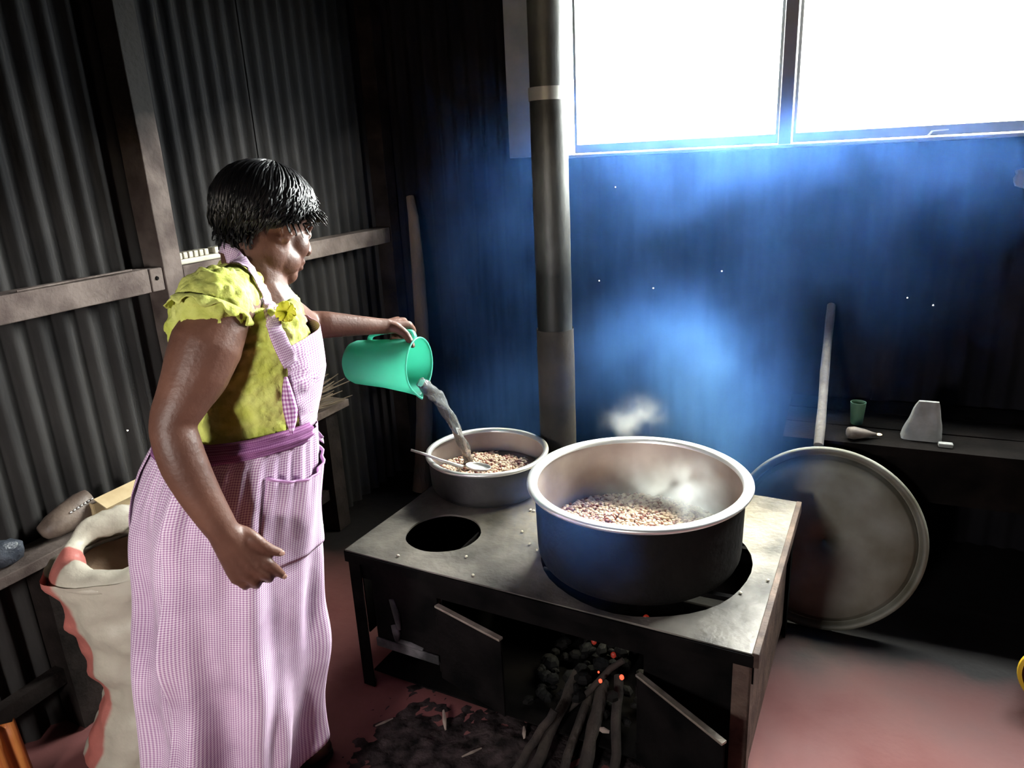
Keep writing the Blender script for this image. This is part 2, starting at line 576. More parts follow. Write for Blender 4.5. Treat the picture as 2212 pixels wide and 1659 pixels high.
for (a, b) in (((FILL_OPENING[0] - 0.04, RY0 - 0.03, FILL_OPENING[2] - 0.04), (FILL_OPENING[0], RY0 + 0.03, FILL_OPENING[3] + 0.04)), ((FILL_OPENING[1], RY0 - 0.03, FILL_OPENING[2] - 0.04), (FILL_OPENING[1] + 0.04, RY0 + 0.03, FILL_OPENING[3] + 0.04)), ((FILL_OPENING[0], RY0 - 0.03, FILL_OPENING[2] - 0.04), (FILL_OPENING[1], RY0 + 0.03, FILL_OPENING[2])), ((FILL_OPENING[0], RY0 - 0.03, FILL_OPENING[3]), (FILL_OPENING[1], RY0 + 0.03, FILL_OPENING[3] + 0.04))):
    build('jamb', timber(MB(), a, b, 9), M['timber_dark'], w2)
ce = thing('ceiling', None, None, (0, 0.8, RZ), kind='structure')
y = RY0 - 0.1
while y < RY1 + 0.1:
    mb = MB()
    n = int((RX1 - RX0 + 0.2) / (PITCHC / 6))
    L_ = min(0.8, RY1 + 0.12 - y)
    mb.grid(lambda i, j: (RX0 - 0.1 + i * PITCHC / 6, y + j * L_, RZ + 0.01 + 0.009 * math.cos(2 * math.pi * i / 6)), n, 2)
    build('sheet', mb, M['roof'], ce, smooth=True)
    y += 0.78
for yy in (-0.7, 0.55, 1.8, 2.95):
    build('beam', timber(MB(), (RX0 + 0.02, yy, RZ - 0.10), (RX1 - 0.02, yy + 0.07, RZ - 0.012), yy), M['timber_dark'], ce)

# window: steel frame with three lights, sill, panes, stay
w1 = thing('window_1', None, None, (0, RY1, WIN[2]), kind='structure')
fy0, fy1 = RY1 - 0.035, RY1 + 0.035
build('sill', MB().minmax((WIN[0] - 0.03, RY1 - 0.055, WIN[2] - 0.012), (WIN[1] + 0.03, RY1 + 0.06, WIN[2] + 0.002)), M['frame'], w1, bevel=0.003)
build('jamb', MB().minmax((WIN[0] - 0.025, fy0, WIN[2]), (WIN[0] + 0.035, fy1, WIN[3])), M['frame'], w1, bevel=0.003)
build('cover_board', MB().minmax((-1.372, RY1 - 0.045, WIN[2]), (WIN[0] - 0.027, RY1 - 0.013, WIN[3])), M['frame'], w1, bevel=0.003)
build('jamb', MB().minmax((WIN[1] - 0.035, fy0, WIN[2]), (WIN[1] + 0.03, fy1, WIN[3])), M['frame'], w1, bevel=0.003)
build('head', MB().minmax((WIN[0] - 0.03, fy0, WIN[3] - 0.03), (WIN[1] + 0.03, fy1, WIN[3] + 0.03)), M['frame'], w1, bevel=0.003)
glass = bpy.data.materials.new('dusty_window_glass')
_nt, _b = nodes_of(glass)
_tr = _nt.nodes.new('ShaderNodeBsdfTransparent'); _gl = _nt.nodes.new('ShaderNodeBsdfGlossy'); _mx = _nt.nodes.new('ShaderNodeMixShader')
_tr.inputs[0].default_value = (0.93, 0.97, 0.98, 1); _gl.inputs['Roughness'].default_value = 0.1; _mx.inputs[0].default_value = 0.05
_nt.links.new(_tr.outputs[0], _mx.inputs[1]); _nt.links.new(_gl.outputs[0], _mx.inputs[2]); _nt.links.new(_mx.outputs[0], _nt.nodes['Material Output'].inputs[0])
mull = [-0.212, 0.62]
edges = [WIN[0] + 0.035] + mull + [WIN[1] - 0.035]
for mx_ in mull:
    build('mullion', MB().minmax((mx_ - 0.024, fy0 - 0.012, WIN[2] - 0.005), (mx_ + 0.024, fy1, WIN[3])), M['frame'], w1, bevel=0.003)
for a, b in zip(edges, edges[1:]):
    a2, b2 = a + 0.026, b - 0.026
    mb = MB()
    mb.minmax((a2, RY1 - 0.012, WIN[2] + 0.006), (b2, RY1 + 0.012, WIN[2] + 0.042))
    mb.minmax((a2, RY1 - 0.012, WIN[3] - 0.06), (b2, RY1 + 0.012, WIN[3] - 0.032))
    mb.minmax((a2, RY1 - 0.012, WIN[2] + 0.042), (a2 + 0.012, RY1 + 0.012, WIN[3] - 0.06))
    mb.minmax((b2 - 0.012, RY1 - 0.012, WIN[2] + 0.042), (b2, RY1 + 0.012, WIN[3] - 0.06))
    cs = build('casement', mb, M['frame'], w1)
    build('pane', MB().minmax((a2 + 0.01, RY1 - 0.002, WIN[2] + 0.04), (b2 - 0.01, RY1 + 0.002, WIN[3] - 0.058)), glass, cs)
sp = at_y(2030, 272, RY1 - 0.04)
build('stay', MB().bar((sp.x - 0.035, RY1 - 0.04, WIN[2] + 0.004), (sp.x - 0.022, RY1 - 0.05, WIN[2] + 0.022), 0.008, 0.004).bar((sp.x - 0.024, RY1 - 0.05, WIN[2] + 0.022), (sp.x + 0.028, RY1 - 0.055, WIN[2] + 0.024), 0.018, 0.004), M['alu'], w1)

# ------------------------------------------------------------------ stove
SO, SEX, SEY = Vector((-1.291, 1.551, 0)), Vector((0.998, -0.062, 0)), Vector((0.062, 0.998, 0))
SW, SD, SZ = 1.196, 0.82, 0.49


def S(u, v, z):
    return SO + SEX * u + SEY * v + Vector((0, 0, z))


def Sbox(mb, a, b):
    (u0, v0, z0), (u1, v1, z1) = a, b
    P = [S(u, v, z) for u in (u0, u1) for v in (v0, v1) for z in (z0, z1)]
    mb.add(P, [(0, 1, 3, 2), (4, 6, 7, 5), (0, 4, 5, 1), (2, 3, 7, 6), (0, 2, 6, 4), (1, 5, 7, 3)])
    return mb


BIG = Vector((-0.453, 1.805, SZ))
SML = Vector((-1.062, 2.092, SZ))
HOLES = [((-1.055, 1.743), 0.118), ((-0.44, 1.822), 0.300), ((-1.05, 2.09), 0.12)]


def plate_with_holes(zt, th):
    bm = bmesh.new()
    def loop(pts):
        vs = [bm.verts.new(p) for p in pts]
        return [bm.edges.new((vs[i], vs[(i + 1) % len(vs)])) for i in range(len(vs))]
    ed = []
    rim = []
    for (a, b) in (((0, 0), (SW, 0)), ((SW, 0), (SW, SD)), ((SW, SD), (0, SD)), ((0, SD), (0, 0))):
        for i in range(12):
            t = i / 12
            p = S(lerp(a[0], b[0], t), lerp(a[1], b[1], t), zt)
            p.z += 0.003 * nz(p, 4)
            rim.append(p)
    ed += loop(rim)
    for (c, r) in HOLES:
        pts = []
        for i in range(40):
            t = 2 * math.pi * i / 40
            rr = r * (1 + 0.012 * math.sin(3 * t + r * 20) + 0.006 * math.sin(7 * t))
            pts.append((c[0] + rr * math.cos(t), c[1] + rr * math.sin(t), zt))
        ed += loop(pts)
    bmesh.ops.triangle_fill(bm, use_beauty=True, use_dissolve=False, edges=ed)
    bmesh.ops.recalc_face_normals(bm, faces=bm.faces)
    mb = MB()
    bm.verts.index_update()
    V = [v.co.copy() for v in bm.verts]
    F = [tuple(v.index for v in f.verts) for f in bm.faces]
    bm.free()
    mb.add(V, F)
    return mb


stove = thing('wood_stove', 'low rectangular steel wood-burning stove with round burner holes', 'stove', S(SW / 2, SD / 2, 0))
build('top_plate', plate_with_holes(SZ - 0.003, 0.006), M['steel'], stove, solid=0.006)
# angle-iron frame
build('edge_angle', Sbox(MB(), (SW - 0.004, -0.004, SZ - 0.035), (SW + 0.012, SD, SZ + 0.004)), M['rust'], stove, bevel=0.002)
build('edge_angle', Sbox(MB(), (0.0, -0.006, SZ - 0.035), (SW, 0.0, SZ - 0.004)), M['steel_dark'], stove)
build('edge_angle', Sbox(MB(), (-0.006, 0.0, SZ - 0.035), (0.0, SD, SZ - 0.004)), M['steel_dark'], stove)
build('edge_angle', Sbox(MB(), (0.0, SD, SZ - 0.035), (SW, SD + 0.006, SZ - 0.004)), M['steel_dark'], stove)


def angle_leg(u, v, du, dv, m):
    mb = MB()
    Sbox(mb, (u, v, 0.0), (u + du * 0.042, v + dv * 0.005, SZ - 0.006))
    Sbox(mb, (u, v, 0.0), (u + du * 0.005, v + dv * 0.042, SZ - 0.006))
    return build('leg', mb, m, stove)


angle_leg(0.004, 0.004, 1, 1, M['steel_dark'])
angle_leg(SW - 0.004, 0.002, -1, 1, M['rust'])
angle_leg(SW - 0.004, SD - 0.004, -1, -1, M['steel_dark'])
angle_leg(0.004, SD - 0.004, 1, -1, M['steel_dark'])
# firebox: side, back and front sheets, floor plate
build('front_panel', Sbox(MB(), (0.075, 0.016, 0.168), (0.31, 0.021, SZ - 0.01)), M['steel_dark'], stove)
build('front_panel', Sbox(MB(), (0.0, 0.014, 0.395), (SW, 0.0155, SZ - 0.008)), M['steel_dark'], stove)
build('front_panel', Sbox(MB(), (0.93, 0.018, 0.06), (SW - 0.045, 0.023, SZ - 0.01)), M['steel_dark'], stove)
build('side_panel', Sbox(MB(), (0.01, 0.05, 0.168), (0.015, SD - 0.05, SZ - 0.01)), M['steel_dark'], stove)
build('side_panel', Sbox(MB(), (SW - 0.02, 0.05, 0.06), (SW - 0.015, SD - 0.05, SZ - 0.01)), M['rust'], stove)
build('side_panel', Sbox(MB(), (0.315, 0.03, 0.10), (0.32, SD - 0.05, SZ - 0.01)), M['steel_dark'], stove)
build('back_panel', Sbox(MB(), (0.01, SD - 0.02, 0.10), (SW - 0.02, SD - 0.015, SZ - 0.01)), M['steel_dark'], stove)
build('floor_plate', Sbox(MB(), (0.03, 0.03, 0.040), (SW - 0.03, SD - 0.03, 0.046)), M['steel_dark'], stove)
# ash-streaked lower lip of the left bay
M['ash_pale'] = mat('pale_ash_streaks', (0.01, 0.01, 0.011), (0.11, 0.105, 0.11), rough=0.9, scale=11, ramp=(0.45, 0.72), bump=0.3, bscale=50)
build('ash_lip', Sbox(MB(), (0.075, 0.006, 0.165), (0.305, 0.012, 0.196)), M['ash_pale'], stove, bevel=0.002)
_ap = MB()
for (a, b, r) in (((845, 1295), (862, 1360), 0.013), ((850, 1350), (858, 1385), 0.015), ((858, 1382), (915, 1402), 0.012)):
    p, q = at_y(*a, 1.556), at_y(*b, 1.552)
    _ap.tube([p, (p + q) / 2 + Vector((0.004, 0, 0.002)), q], [(r * 0.7, 0.004), (r, 0.006), (r * 0.6, 0.004)], 8, up=(1, 0, 0))
build('ash_crust', _ap, M['ash_pale'], stove, smooth=True)


def fire_door(a, b, zt, zb):
    a, b = Vector((a[0], a[1], 0)), Vector((b[0], b[1], 0))
    d = (b - a).normalized()
    n = Vector((d.y, -d.x, 0))
    mb = MB()
    P = []
    for t in (0, 1):
        for s in (-1, 1):
            for z in (zb, zt - 0.004):
                q = a.lerp(b, t) + n * (0.003 * s)
                P.append((q.x, q.y, z))
    mb.add(P, [(0, 1, 3, 2), (4, 6, 7, 5), (0, 4, 5, 1), (2, 3, 7, 6), (0, 2, 6, 4), (1, 5, 7, 3)])
    door = build('fire_door', mb, M['steel_dark'], stove)
    door['label'] = 'half-open sooty fire door'
    fl = MB()
    fl.bar((a.x, a.y, zt), (b.x, b.y, zt), 0.016, 0.007)
    build('top_flange', fl, M['steel_edge'], door, bevel=0.001)
    for z in (zb + 0.04, zt - 0.05):
        build('hinge', MB().tube([(a.x, a.y, z - 0.015), (a.x, a.y, z + 0.015)], 0.006, 8), M['steel_dark'], door)
    return door


fire_door((-0.970, 1.528), (-0.731, 1.452), 0.384, 0.135)
fire_door((-0.372, 1.492), (-0.139, 1.340), 0.345, 0.075)
# bars across the large burner that carry the pot
for k in (-0.13, 0.13):
    mb = MB()
    mb.bar((HOLES[1][0][0] - 0.31, HOLES[1][0][1] + k, SZ - 0.007), (HOLES[1][0][0] + 0.31, HOLES[1][0][1] + k, SZ - 0.007), 0.016, 0.013)
    build('grate_bar', mb, M['steel_dark'], stove)
mb = MB()
for k in (-0.05, 0.05):
    mb.bar((HOLES[2][0][0] - 0.12, HOLES[2][0][1] + k, SZ - 0.007), (HOLES[2][0][0] + 0.12, HOLES[2][0][1] + k, SZ - 0.007), 0.014, 0.012)
build('grate_bar', mb, M['steel_dark'], stove)

# chimney pipe, in sections
PX, PY = -0.886, 2.335
chim = thing('chimney_pipe', 'sooty sheet-metal chimney pipe rising from the stove past the window', 'chimney', (PX, PY, SZ))
def pipe_sec(z0, z1, r, m, name):
    mb = MB()
    n = 28
    rows = max(3, int((z1 - z0) / 0.05))
    mb.grid(lambda i, j: (PX + (r + 0.002 * nz((i * 0.3, j * 0.4, r * 9), 1)) * math.cos(2 * math.pi * i / n), PY + r * math.sin(2 * math.pi * i / n), z0 + (z1 - z0) * j / rows), n, rows + 1, wrap=True)
    return build(name, mb, m, chim, smooth=True)
pipe_sec(SZ, 1.02, 0.066, mat('burnt_pipe', (0.008, 0.007, 0.006), (0.035, 0.028, 0.024), rough=0.8, scale=6, bump=0.3, bscale=30), 'lower_section')
pipe_sec(1.0, 1.80, 0.0615, M['zinc'], 'pipe_section')
pipe_sec(1.78, RZ + 0.3, 0.058, M['zinc'], 'pipe_section')
zb = at_y(1180, 200, PY - 0.06).z
pipe_sec(zb - 0.02, zb + 0.02, 0.0635, M['zinc_new'], 'joint_band')
build('base_collar', MB().lathe((PX, PY, SZ), [(0.064, 0.0), (0.09, 0.0), (0.09, 0.006), (0.07, 0.012), (0.068, 0.05), (0.064, 0.05)], 28, closed=True), M['steel_dark'], chim, smooth=True, angle=40)


# ------------------------------------------------------------------ pots
def rnd(seed):
    return lambda t, z: 0.006 * math.sin(2 * t + seed) + 0.003 * math.sin(5 * t + 2 * seed)


def cooking_pot(name, label, c, R, h, flange, body_r, m_out, m_band=None, seed=0.0):
    root = thing(name, label, 'cooking pot', c)
    cr = 0.055 * R / 0.3
    ro = body_r
    out = [(0.0005, 0.002)] + [(ro - cr, 0.001)]
    for i in range(1, 7):
        t = math.pi / 2 * i / 6
        out.append((ro - cr + cr * math.sin(t), 0.001 + cr - cr * math.cos(t)))
    for i in range(1, 9):
        out.append((ro + 0.004 * i / 8, cr + (h - 0.012 - cr) * i / 8))
    build('body', MB().lathe(c, out, 72, rnd(seed)), m_out, root, smooth=True)
    ri = ro - 0.004
    inn = [(0.0005, 0.008), (ri - cr, 0.008)]
    for i in range(1, 7):
        t = math.pi / 2 * i / 6
        inn.append((ri - cr + cr * math.sin(t), 0.008 + cr - cr * math.cos(t)))
    for i in range(1, 7):
        inn.append((ri + 0.004 * i / 6, cr + (h - 0.008 - cr) * i / 6))
    build('inside', MB().lathe(c, inn, 72, rnd(seed)), M['alu_in'], root, smooth=True)
    # turned-out rim
    e = R - flange
    rim = [(e - 0.004, h - 0.012), (e - 0.002, h - 0.002), (e + 0.004, h + 0.001), (R - 0.006, h + 0.001), (R - 0.001, h - 0.002), (R, h - 0.007), (R - 0.003, h - 0.012), (R - 0.010, h - 0.010), (e + 0.004, h - 0.009), (e, h - 0.014)]
    build('rim', MB().lathe(c, rim, 96, rnd(seed), closed=True), M['alu_rim'], root, smooth=True, angle=60)
    return root


big = cooking_pot('cooking_pot', 'large wide soot-blackened aluminium pot with gleaming rim', BIG, 0.308, 0.25, 0.026, 0.283, M['soot'], seed=0.4)
small = cooking_pot('cooking_pot', 'smaller grey aluminium pot receiving the poured water', SML, 0.216, 0.142, 0.016, 0.202, M['soot_grey'], seed=1.9)

broth = mat('dark_bean_broth', (0.035, 0.016, 0.018), (0.06, 0.028, 0.026), rough=0.08, scale=12, bump=0.05, bscale=30)
kern_a = mat('boiled_maize_kernels', (0.52, 0.36, 0.27), (0.74, 0.60, 0.47), rough=0.35, scale=60)
kern_b = mat('boiled_red_beans', (0.13, 0.035, 0.03), (0.28, 0.10, 0.075), rough=0.3, scale=60)


def food(c, R, level, holes, seedv, label_m, label_b, n_try, mound):
    rr = random.Random(seedv)
    mb = MB()
    n = 56
    mb.lathe((c[0], c[1], 0), [(0.0005, level)] + [(R * i / 8, level) for i in range(1, 9)], n, lambda t, z: 0)
    o = build('bean_broth', mb, broth, loc=(c[0], c[1], level), smooth=True)
    tag(o, label_m, 'broth')
    res = []
    A, B = MB(), MB()
    for _ in range(n_try):
        t, q = rr.uniform(0, 2 * math.pi), R * 0.97 * math.sqrt(rr.random())
        x, y = c[0] + q * math.cos(t), c[1] + q * math.sin(t)
        hgt = mound(x, y)
        if hgt < -0.004:
            continue
        a = rr.uniform(0, math.pi)
        Rm = Matrix.Rotation(a, 3, 'Z') @ Matrix.Rotation(rr.uniform(-0.7, 0.7), 3, 'X') @ Matrix.Rotation(rr.uniform(-0.5, 0.5), 3, 'Y')
        if rr.random() < 0.66:
            A.ball((x, y, level + hgt + rr.uniform(-0.004, 0.003)), (0.0075 * rr.uniform(.85, 1.15), 0.0062, 0.0046), 7, 5, Rm)
        else:
            B.ball((x, y, level + hgt + rr.uniform(-0.004, 0.003)), (0.0082 * rr.uniform(.85, 1.15), 0.005, 0.0045), 7, 5, Rm)
    ra = build('maize_kernels', A, kern_a, loc=(c[0], c[1], level), smooth=True)
    tag(ra, label_b + ', pale maize kernels', 'maize', kind='stuff')
    rb = build('red_beans', B, kern_b, loc=(c[0], c[1], level), smooth=True)
    tag(rb, label_b + ', dark red beans', 'beans', kind='stuff')


mb_c = at_z(1340, 1112, 0.56)
food((BIG.x, BIG.y), 0.272, 0.548, (), 3, 'dark broth inside the large blackened pot', 'cooked mix heaped inside the large pot', 5200,
     lambda x, y: 0.022 - 0.20 * ((x - mb_c.x - 0.02) ** 2 * 0.8 + (y - mb_c.y + 0.06) ** 2 * 1.3) - 0.004 * (0.5 + nz((x, y, 0), 18)))
sb_c = at_z(1055, 998, 0.556)
food((SML.x, SML.y), 0.19, 0.548, (), 5, 'dark broth inside the smaller grey pot', 'cooked mix lying in the smaller pot', 2200,
     lambda x, y: 0.012 - 0.45 * ((x - sb_c.x) ** 2 + (y - sb_c.y + 0.05) ** 2 * 1.2) - 0.006 * (0.5 + nz((x, y, 3), 20)))

# ladle lying across the smaller pot
ld = thing('ladle', 'thin metal ladle resting across the smaller pot rim', 'ladle', at_z(960, 998, 0.64))
h0, h1, h2 = at_z(888, 972, 0.672), at_z(948, 993, 0.640), at_z(1000, 1009, 0.622)
build('handle', MB().tube([h0, h0.lerp(h1, 0.5) + Vector((0, 0, 0.002)), h1, h2], [0.0045, 0.0048, 0.0055, 0.007], 10), M['alu'], ld, smooth=True)
bc = at_z(1034, 1012, 0.612)
lb = MB()
dirv = (bc - h2).normalized()
side = Vector((-dirv.y, dirv.x, 0)).normalized()
lb.grid(lambda i, j: bc + dirv * (0.043 * math.sin(math.pi / 2 * j / 6) * math.cos(2 * math.pi * i / 20)) + side * (0.030 * math.sin(math.pi / 2 * j / 6) * math.sin(2 * math.pi * i / 20)) + Vector((0, 0, 0.010 - 0.016 * math.cos(math.pi / 2 * j / 6))), 20, 7, wrap=True)
build('bowl', lb, M['alu_rim'], ld, smooth=True, solid=0.002)

# crumbs on the stove top
crumb = mat('spilled_pale_kernel', (0.55, 0.50, 0.40), (0.7, 0.66, 0.55), rough=0.5, scale=30)
for i, (cx_, cy_) in enumerate(((1153, 1103), (1146, 1101), (1128, 1148), (1144, 1175), (1160, 1188), (860, 1200), (1007, 1202), (1022, 1242), (1659, 1253), (1600, 1280))):
    p = at_z(cx_, cy_, SZ + 0.004)
    o = build('spilled_kernel', MB().ball(p, (0.0055, 0.004, 0.0034), 7, 5, Matrix.Rotation(i * 1.3, 3, 'Z')), crumb, loc=p, smooth=True)
    lab = 'pale kernel spilled between the two pots on the stove top' if i < 5 else ('pale kernel spilled near the empty burner hole' if i < 8 else 'pale kernel spilled near the right edge of the stove top')
    tag(o, lab, 'kernel', 'kernels spilled on the stove')

# ------------------------------------------------------------------ firewood and embers
bark = mat('dry_bark', (0.010, 0.0065, 0.0055), (0.034, 0.024, 0.019), rough=0.9, scale=16, bump=0.7, bscale=50)
ember = bpy.data.materials.new('glowing_ember')
_nt, _b = nodes_of(ember)
_b.inputs['Base Color'].default_value = (0.05, 0.01, 0.01, 1)
_b.inputs['Emission Color'].default_value = (1.0, 0.07, 0.03, 1)
_b.inputs['Emission Strength'].default_value = 2.2
logs = [((1150, 1670), (1240, 1470), 0.016, 'thickest pale firewood branch poking out of the stove mouth'),
        ((1215, 1668), (1275, 1500), 0.013, 'slim firewood branch second from the left in the stove mouth'),
        ((1262, 1668), (1300, 1490), 0.019, 'stout dark firewood branch at the centre of the stove mouth'),
        ((1330, 1666), (1335, 1480), 0.014, 'upright-looking firewood branch nearest the right fire door'),
        ((1195, 1560), (1330, 1440), 0.009, 'thin twig crossing above the other firewood branches'),
        ((1110, 1665), (1190, 1545), 0.012, 'leftmost short firewood branch lying in front of the stove')]
for i, (a, b, r, lab) in enumerate(logs):
    p = at_z(*a, r + 0.004 + 0.012 * (i == 4))
    q = at_y(*b, 1.66 if i != 5 else 1.50)
    pts, rd = [], []
    for k in range(7):
        t = k / 6 * 1.12
        w = p.lerp(q, t)
        w += Vector((0.008 * nz((t * 3, i, 0), 1.5), 0.008 * nz((t * 3, i, 5), 1.5), 0.006 * nz((t * 3, i, 9), 1.5)))
        pts.append(w); rd.append(r * (1 + 0.15 * nz((t * 4, i * 3, 2), 1)))
    o = build('firewood_branch', MB().tube(pts, rd, 9), bark, loc=p, smooth=True, angle=50)
    tag(o, lab, 'firewood', 'firewood in the stove mouth')
emb = [((1343, 1463), 1.600, 0.0068, 'brightest orange ember just inside the stove mouth', 1),
       ((1297, 1471), 1.600, 0.0055, 'small bright ember left of the brightest one', 1),
       ((1293, 1452), 1.605, 0.003, 'tiny spark above the small bright ember', 1),
       ((1283, 1386), 1.66, 0.008, 'dull red ember at upper left of the fire', 0),
       ((1311, 1372), 1.67, 0.008, 'dull red ember highest in the fire', 0),
       ((1325, 1415), 1.65, 0.008, 'dull red ember between the branches', 0),
       ((1396, 1336), 1.548, 0.009, 'red ember glowing under the large pot edge', 0)]
ember2 = ember.copy(); ember2.name = 'dull_ember'
ember2.node_tree.nodes['Principled BSDF'].inputs['Emission Strength'].default_value = 0.12
for (p, Y, r, lab, hot) in emb:
    c = at_y(*p, Y)
    o = build('ember', MB().ball(c, (r, r * 0.8, r * 1.2), 8, 6), ember if hot else ember2, loc=c, smooth=True)
    tag(o, lab, 'ember', 'embers in the fire')
char = MB()
for i in range(120):
    x, y = rng.uniform(-0.74, -0.28), rng.uniform(1.60, 2.0)
    r = rng.uniform(0.012, 0.03)
    char.ball((x, y, 0.05 + r * 0.6 + rng.uniform(0, 0.11) * math.exp(-((x + 0.5) / 0.15) ** 2)), (r, r * rng.uniform(.6, 1), r * rng.uniform(.5, .9)), 6, 5, Matrix.Rotation(rng.uniform(0, 3), 3, 'Z'))
tag(build('charcoal_bed', char, M['soot'], loc=(-0.5, 1.8, 0.05)), 'black charcoal bed inside the stove firebox', 'charcoal', kind='stuff')
# ash and litter on the floor in front of the stove
ash = MB()
def ash_pt(i, j):
    x, y = -1.42 + i * 0.0125, 0.98 + j * 0.0125
    e = 0.75 - ((-0.72 - x) / 0.66) ** 2 - ((1.40 - y) / 0.40) ** 2
    e += 0.45 * nz((x, y, 4), 6) + 0.38 * nz((x, y, 9), 19) + 0.30 * nz((x, y, 2), 48)
    return (x, y, -0.014 + 0.026 * max(0.0, e) + 0.004 * nz((x, y, 7), 60))
ash.grid(ash_pt, 114, 74)
tag(build('ash_litter', ash, M['ash'], loc=(-0.7, 1.4, 0), smooth=True), 'dark ash and litter spread on the floor before the stove', 'ash', kind='stuff')
chipm = mat('pale_wood_chip', (0.20, 0.15, 0.13), (0.32, 0.26, 0.22), rough=0.85, scale=20)
chips = [((1019, 1625), 0.03, 'pale wood chip on the ash left of the firewood'), ((1132, 1582), 0.02, 'small wood chip beside the leftmost firewood branch'), ((1303, 1577), 0.018, 'tiny bright curled shaving among the firewood'), ((830, 1560), 0.028, 'grey wood chip nearest the apron hem'), ((960, 1555), 0.04, 'longer grey chip lying below the left fire door')]
for i, (p, l, lab) in enumerate(chips):
    c = at_z(*p, 0.016 if i != 2 else 0.075)
    d = Vector((math.cos(i * 1.1 + 0.9), math.sin(i * 1.1 + 0.9), 0.1 * (i % 2)))
    o = build('wood_chip', MB().tube([c - d * l, c, c + d * l], [(0.004, 0.002), (0.008, 0.004), (0.003, 0.002)], 6), chipm, loc=c)
    tag(o, lab, 'wood chip', 'wood chips on the floor')

# ------------------------------------------------------------------ pot lid leaning at the back
M['lid'] = mat('tarnished_lid', (0.085, 0.078, 0.052), (0.22, 0.222, 0.195), rough=0.6, metal=0.1, scale=5, bump=0.15, bscale=25, ramp=(0.3, 0.7))
lidb = at_z(1762, 1358, 0.0)
LR, LT = 0.316, 0.30
ln = Vector((0, -math.cos(LT), math.sin(LT)))
lu = Vector((1, 0, 0))
lv = ln.cross(lu) * -1
if lv.z < 0:
    lv = -lv
lc = lidb + lv * LR
lid = thing('pot_lid', 'large round tarnished pot lid leaning behind the stove', 'pot lid', lidb)


def lid_ring(prof, n=96, wob=0.004):
    mb = MB()
    mb.grid(lambda i, j: lc + (lu * math.cos(2 * math.pi * i / n) + lv * math.sin(2 * math.pi * i / n)) * (prof[j][0] * (1 + wob * math.sin(3 * 2 * math.pi * i / n + 1))) + ln * (prof[j][1] + 0.005 * prof[j][0] * math.sin(9 * 2 * math.pi * i / n)), n, len(prof), wrap=True)
    return mb


build('disc', lid_ring([(0.0005, 0.026), (0.08, 0.025), (0.16, 0.021), (0.23, 0.015), (0.268, 0.009), (0.273, 0.006), (0.276, -0.008), (0.286, -0.010)]), M['lid'], lid, smooth=True, solid=0.002)
build('rim', lid_ring([(0.286, -0.010), (0.290, -0.010), (0.296, 0.004), (0.306, 0.008), (0.314, 0.004), (0.316, -0.006), (0.310, -0.012)], wob=0.008), M['lid'], lid, smooth=True)

# low dark bench along the back wall
M['bench_soot'] = mat('soot_crusted_planks', (0.002, 0.0017, 0.0016), (0.007, 0.0055, 0.005), rough=0.9, spec=0.05, scale=9, bump=0.3, bscale=55)
bench_b = thing('low_bench', 'low dark wooden bench along the back wall behind the leaning lid', 'bench', (0.7, 2.85, 0))
for i, (ya, yb) in enumerate(((2.60, 2.77), (2.78, 2.94), (2.95, 3.10))):
    build('plank', timber(MB(), (-0.12, ya, 0.562), (1.75, yb, 0.597), i + 20), M['bench_soot'], bench_b)
build('front_board', timber(MB(), (-0.12, 2.615, 0.40), (1.75, 2.64, 0.56), 25), M['bench_soot'], bench_b)
for (xa, ya) in ((-0.10, 2.64), (-0.10, 3.03), (1.68, 2.64), (1.68, 3.03), (0.8, 2.64)):
    build('leg', timber(MB(), (xa, ya, 0.0), (xa + 0.06, ya + 0.06, 0.56), xa), M['bench_soot'], bench_b)

M['pole'] = mat('grey_stick', (0.09, 0.08, 0.076), (0.16, 0.145, 0.135), rough=0.8, scale=12, bump=0.4, bscale=50)
p0, p1 = at_z(1768, 962, 0.597), at_y(1795, 660, 3.118)
o = build('stick', MB().tube([p0 + (p1 - p0) * (k / 8) + Vector((0.0012 * math.sin(k), 0, 0)) for k in range(9)], [0.0165 + 0.001 * math.sin(k * 2) for k in range(9)], 10), M['pole'], loc=p0, smooth=True, angle=60)
tag(o, 'grey wooden stick standing against the back wall above the lid', 'stick')

# things on the back bench
M['bagwhite'] = mat('dusty_white_plastic', (0.17, 0.17, 0.165), (0.28, 0.28, 0.27), rough=0.6, scale=14, bump=0.3, bscale=40)
bc = at_z(1990, 952, 0.598)
pk = MB()
def packet(i, j):
    t = 2 * math.pi * i / 24; z = j / 10
    wx = lerp(0.062, 0.030, z ** 1.3); wy = lerp(0.035, 0.008, z)
    p = Vector((bc.x + wx * max(-1, min(1, 1.25 * math.cos(t))) + 0.012 * z, bc.y + 0.03 + wy * max(-1, min(1, 1.25 * math.sin(t))), 0.598 + 0.135 * z))
    return p + Vector((1, 1, 0)) * 0.006 * nz(p, 25) * min(1, z * 4)
pk.grid(packet, 24, 11, wrap=True)
pk.f.append(tuple(i * 11 for i in range(23, -1, -1))); pk.f.append(tuple(i * 11 + 10 for i in range(24)))
o = build('packet', pk, M['bagwhite'], loc=bc, smooth=True, angle=50)
tag(o, 'dusty white packet standing on the back bench', 'packet')
sc_ = at_z(2043, 968, 0.598)
o = build('soap_bar', MB().box((sc_.x, sc_.y + 0.012, 0.605), (0.044, 0.024, 0.015)), M['bagwhite'], loc=sc_, bevel=0.004)
tag(o, 'small white soap bar beside the packet on the bench', 'soap')
tin = thing('cone_tin', 'small brown cone-shaped tin with a bright spot at its tip on the bench', 'lamp', at_z(1855, 943, 0.598))
ta, tb = at_z(1842, 935, 0.622), at_z(1893, 938, 0.612)
M['tin'] = mat('brown_tin', (0.10, 0.08, 0.07), (0.19, 0.16, 0.14), rough=0.6, metal=0.3, scale=20, bump=0.2)
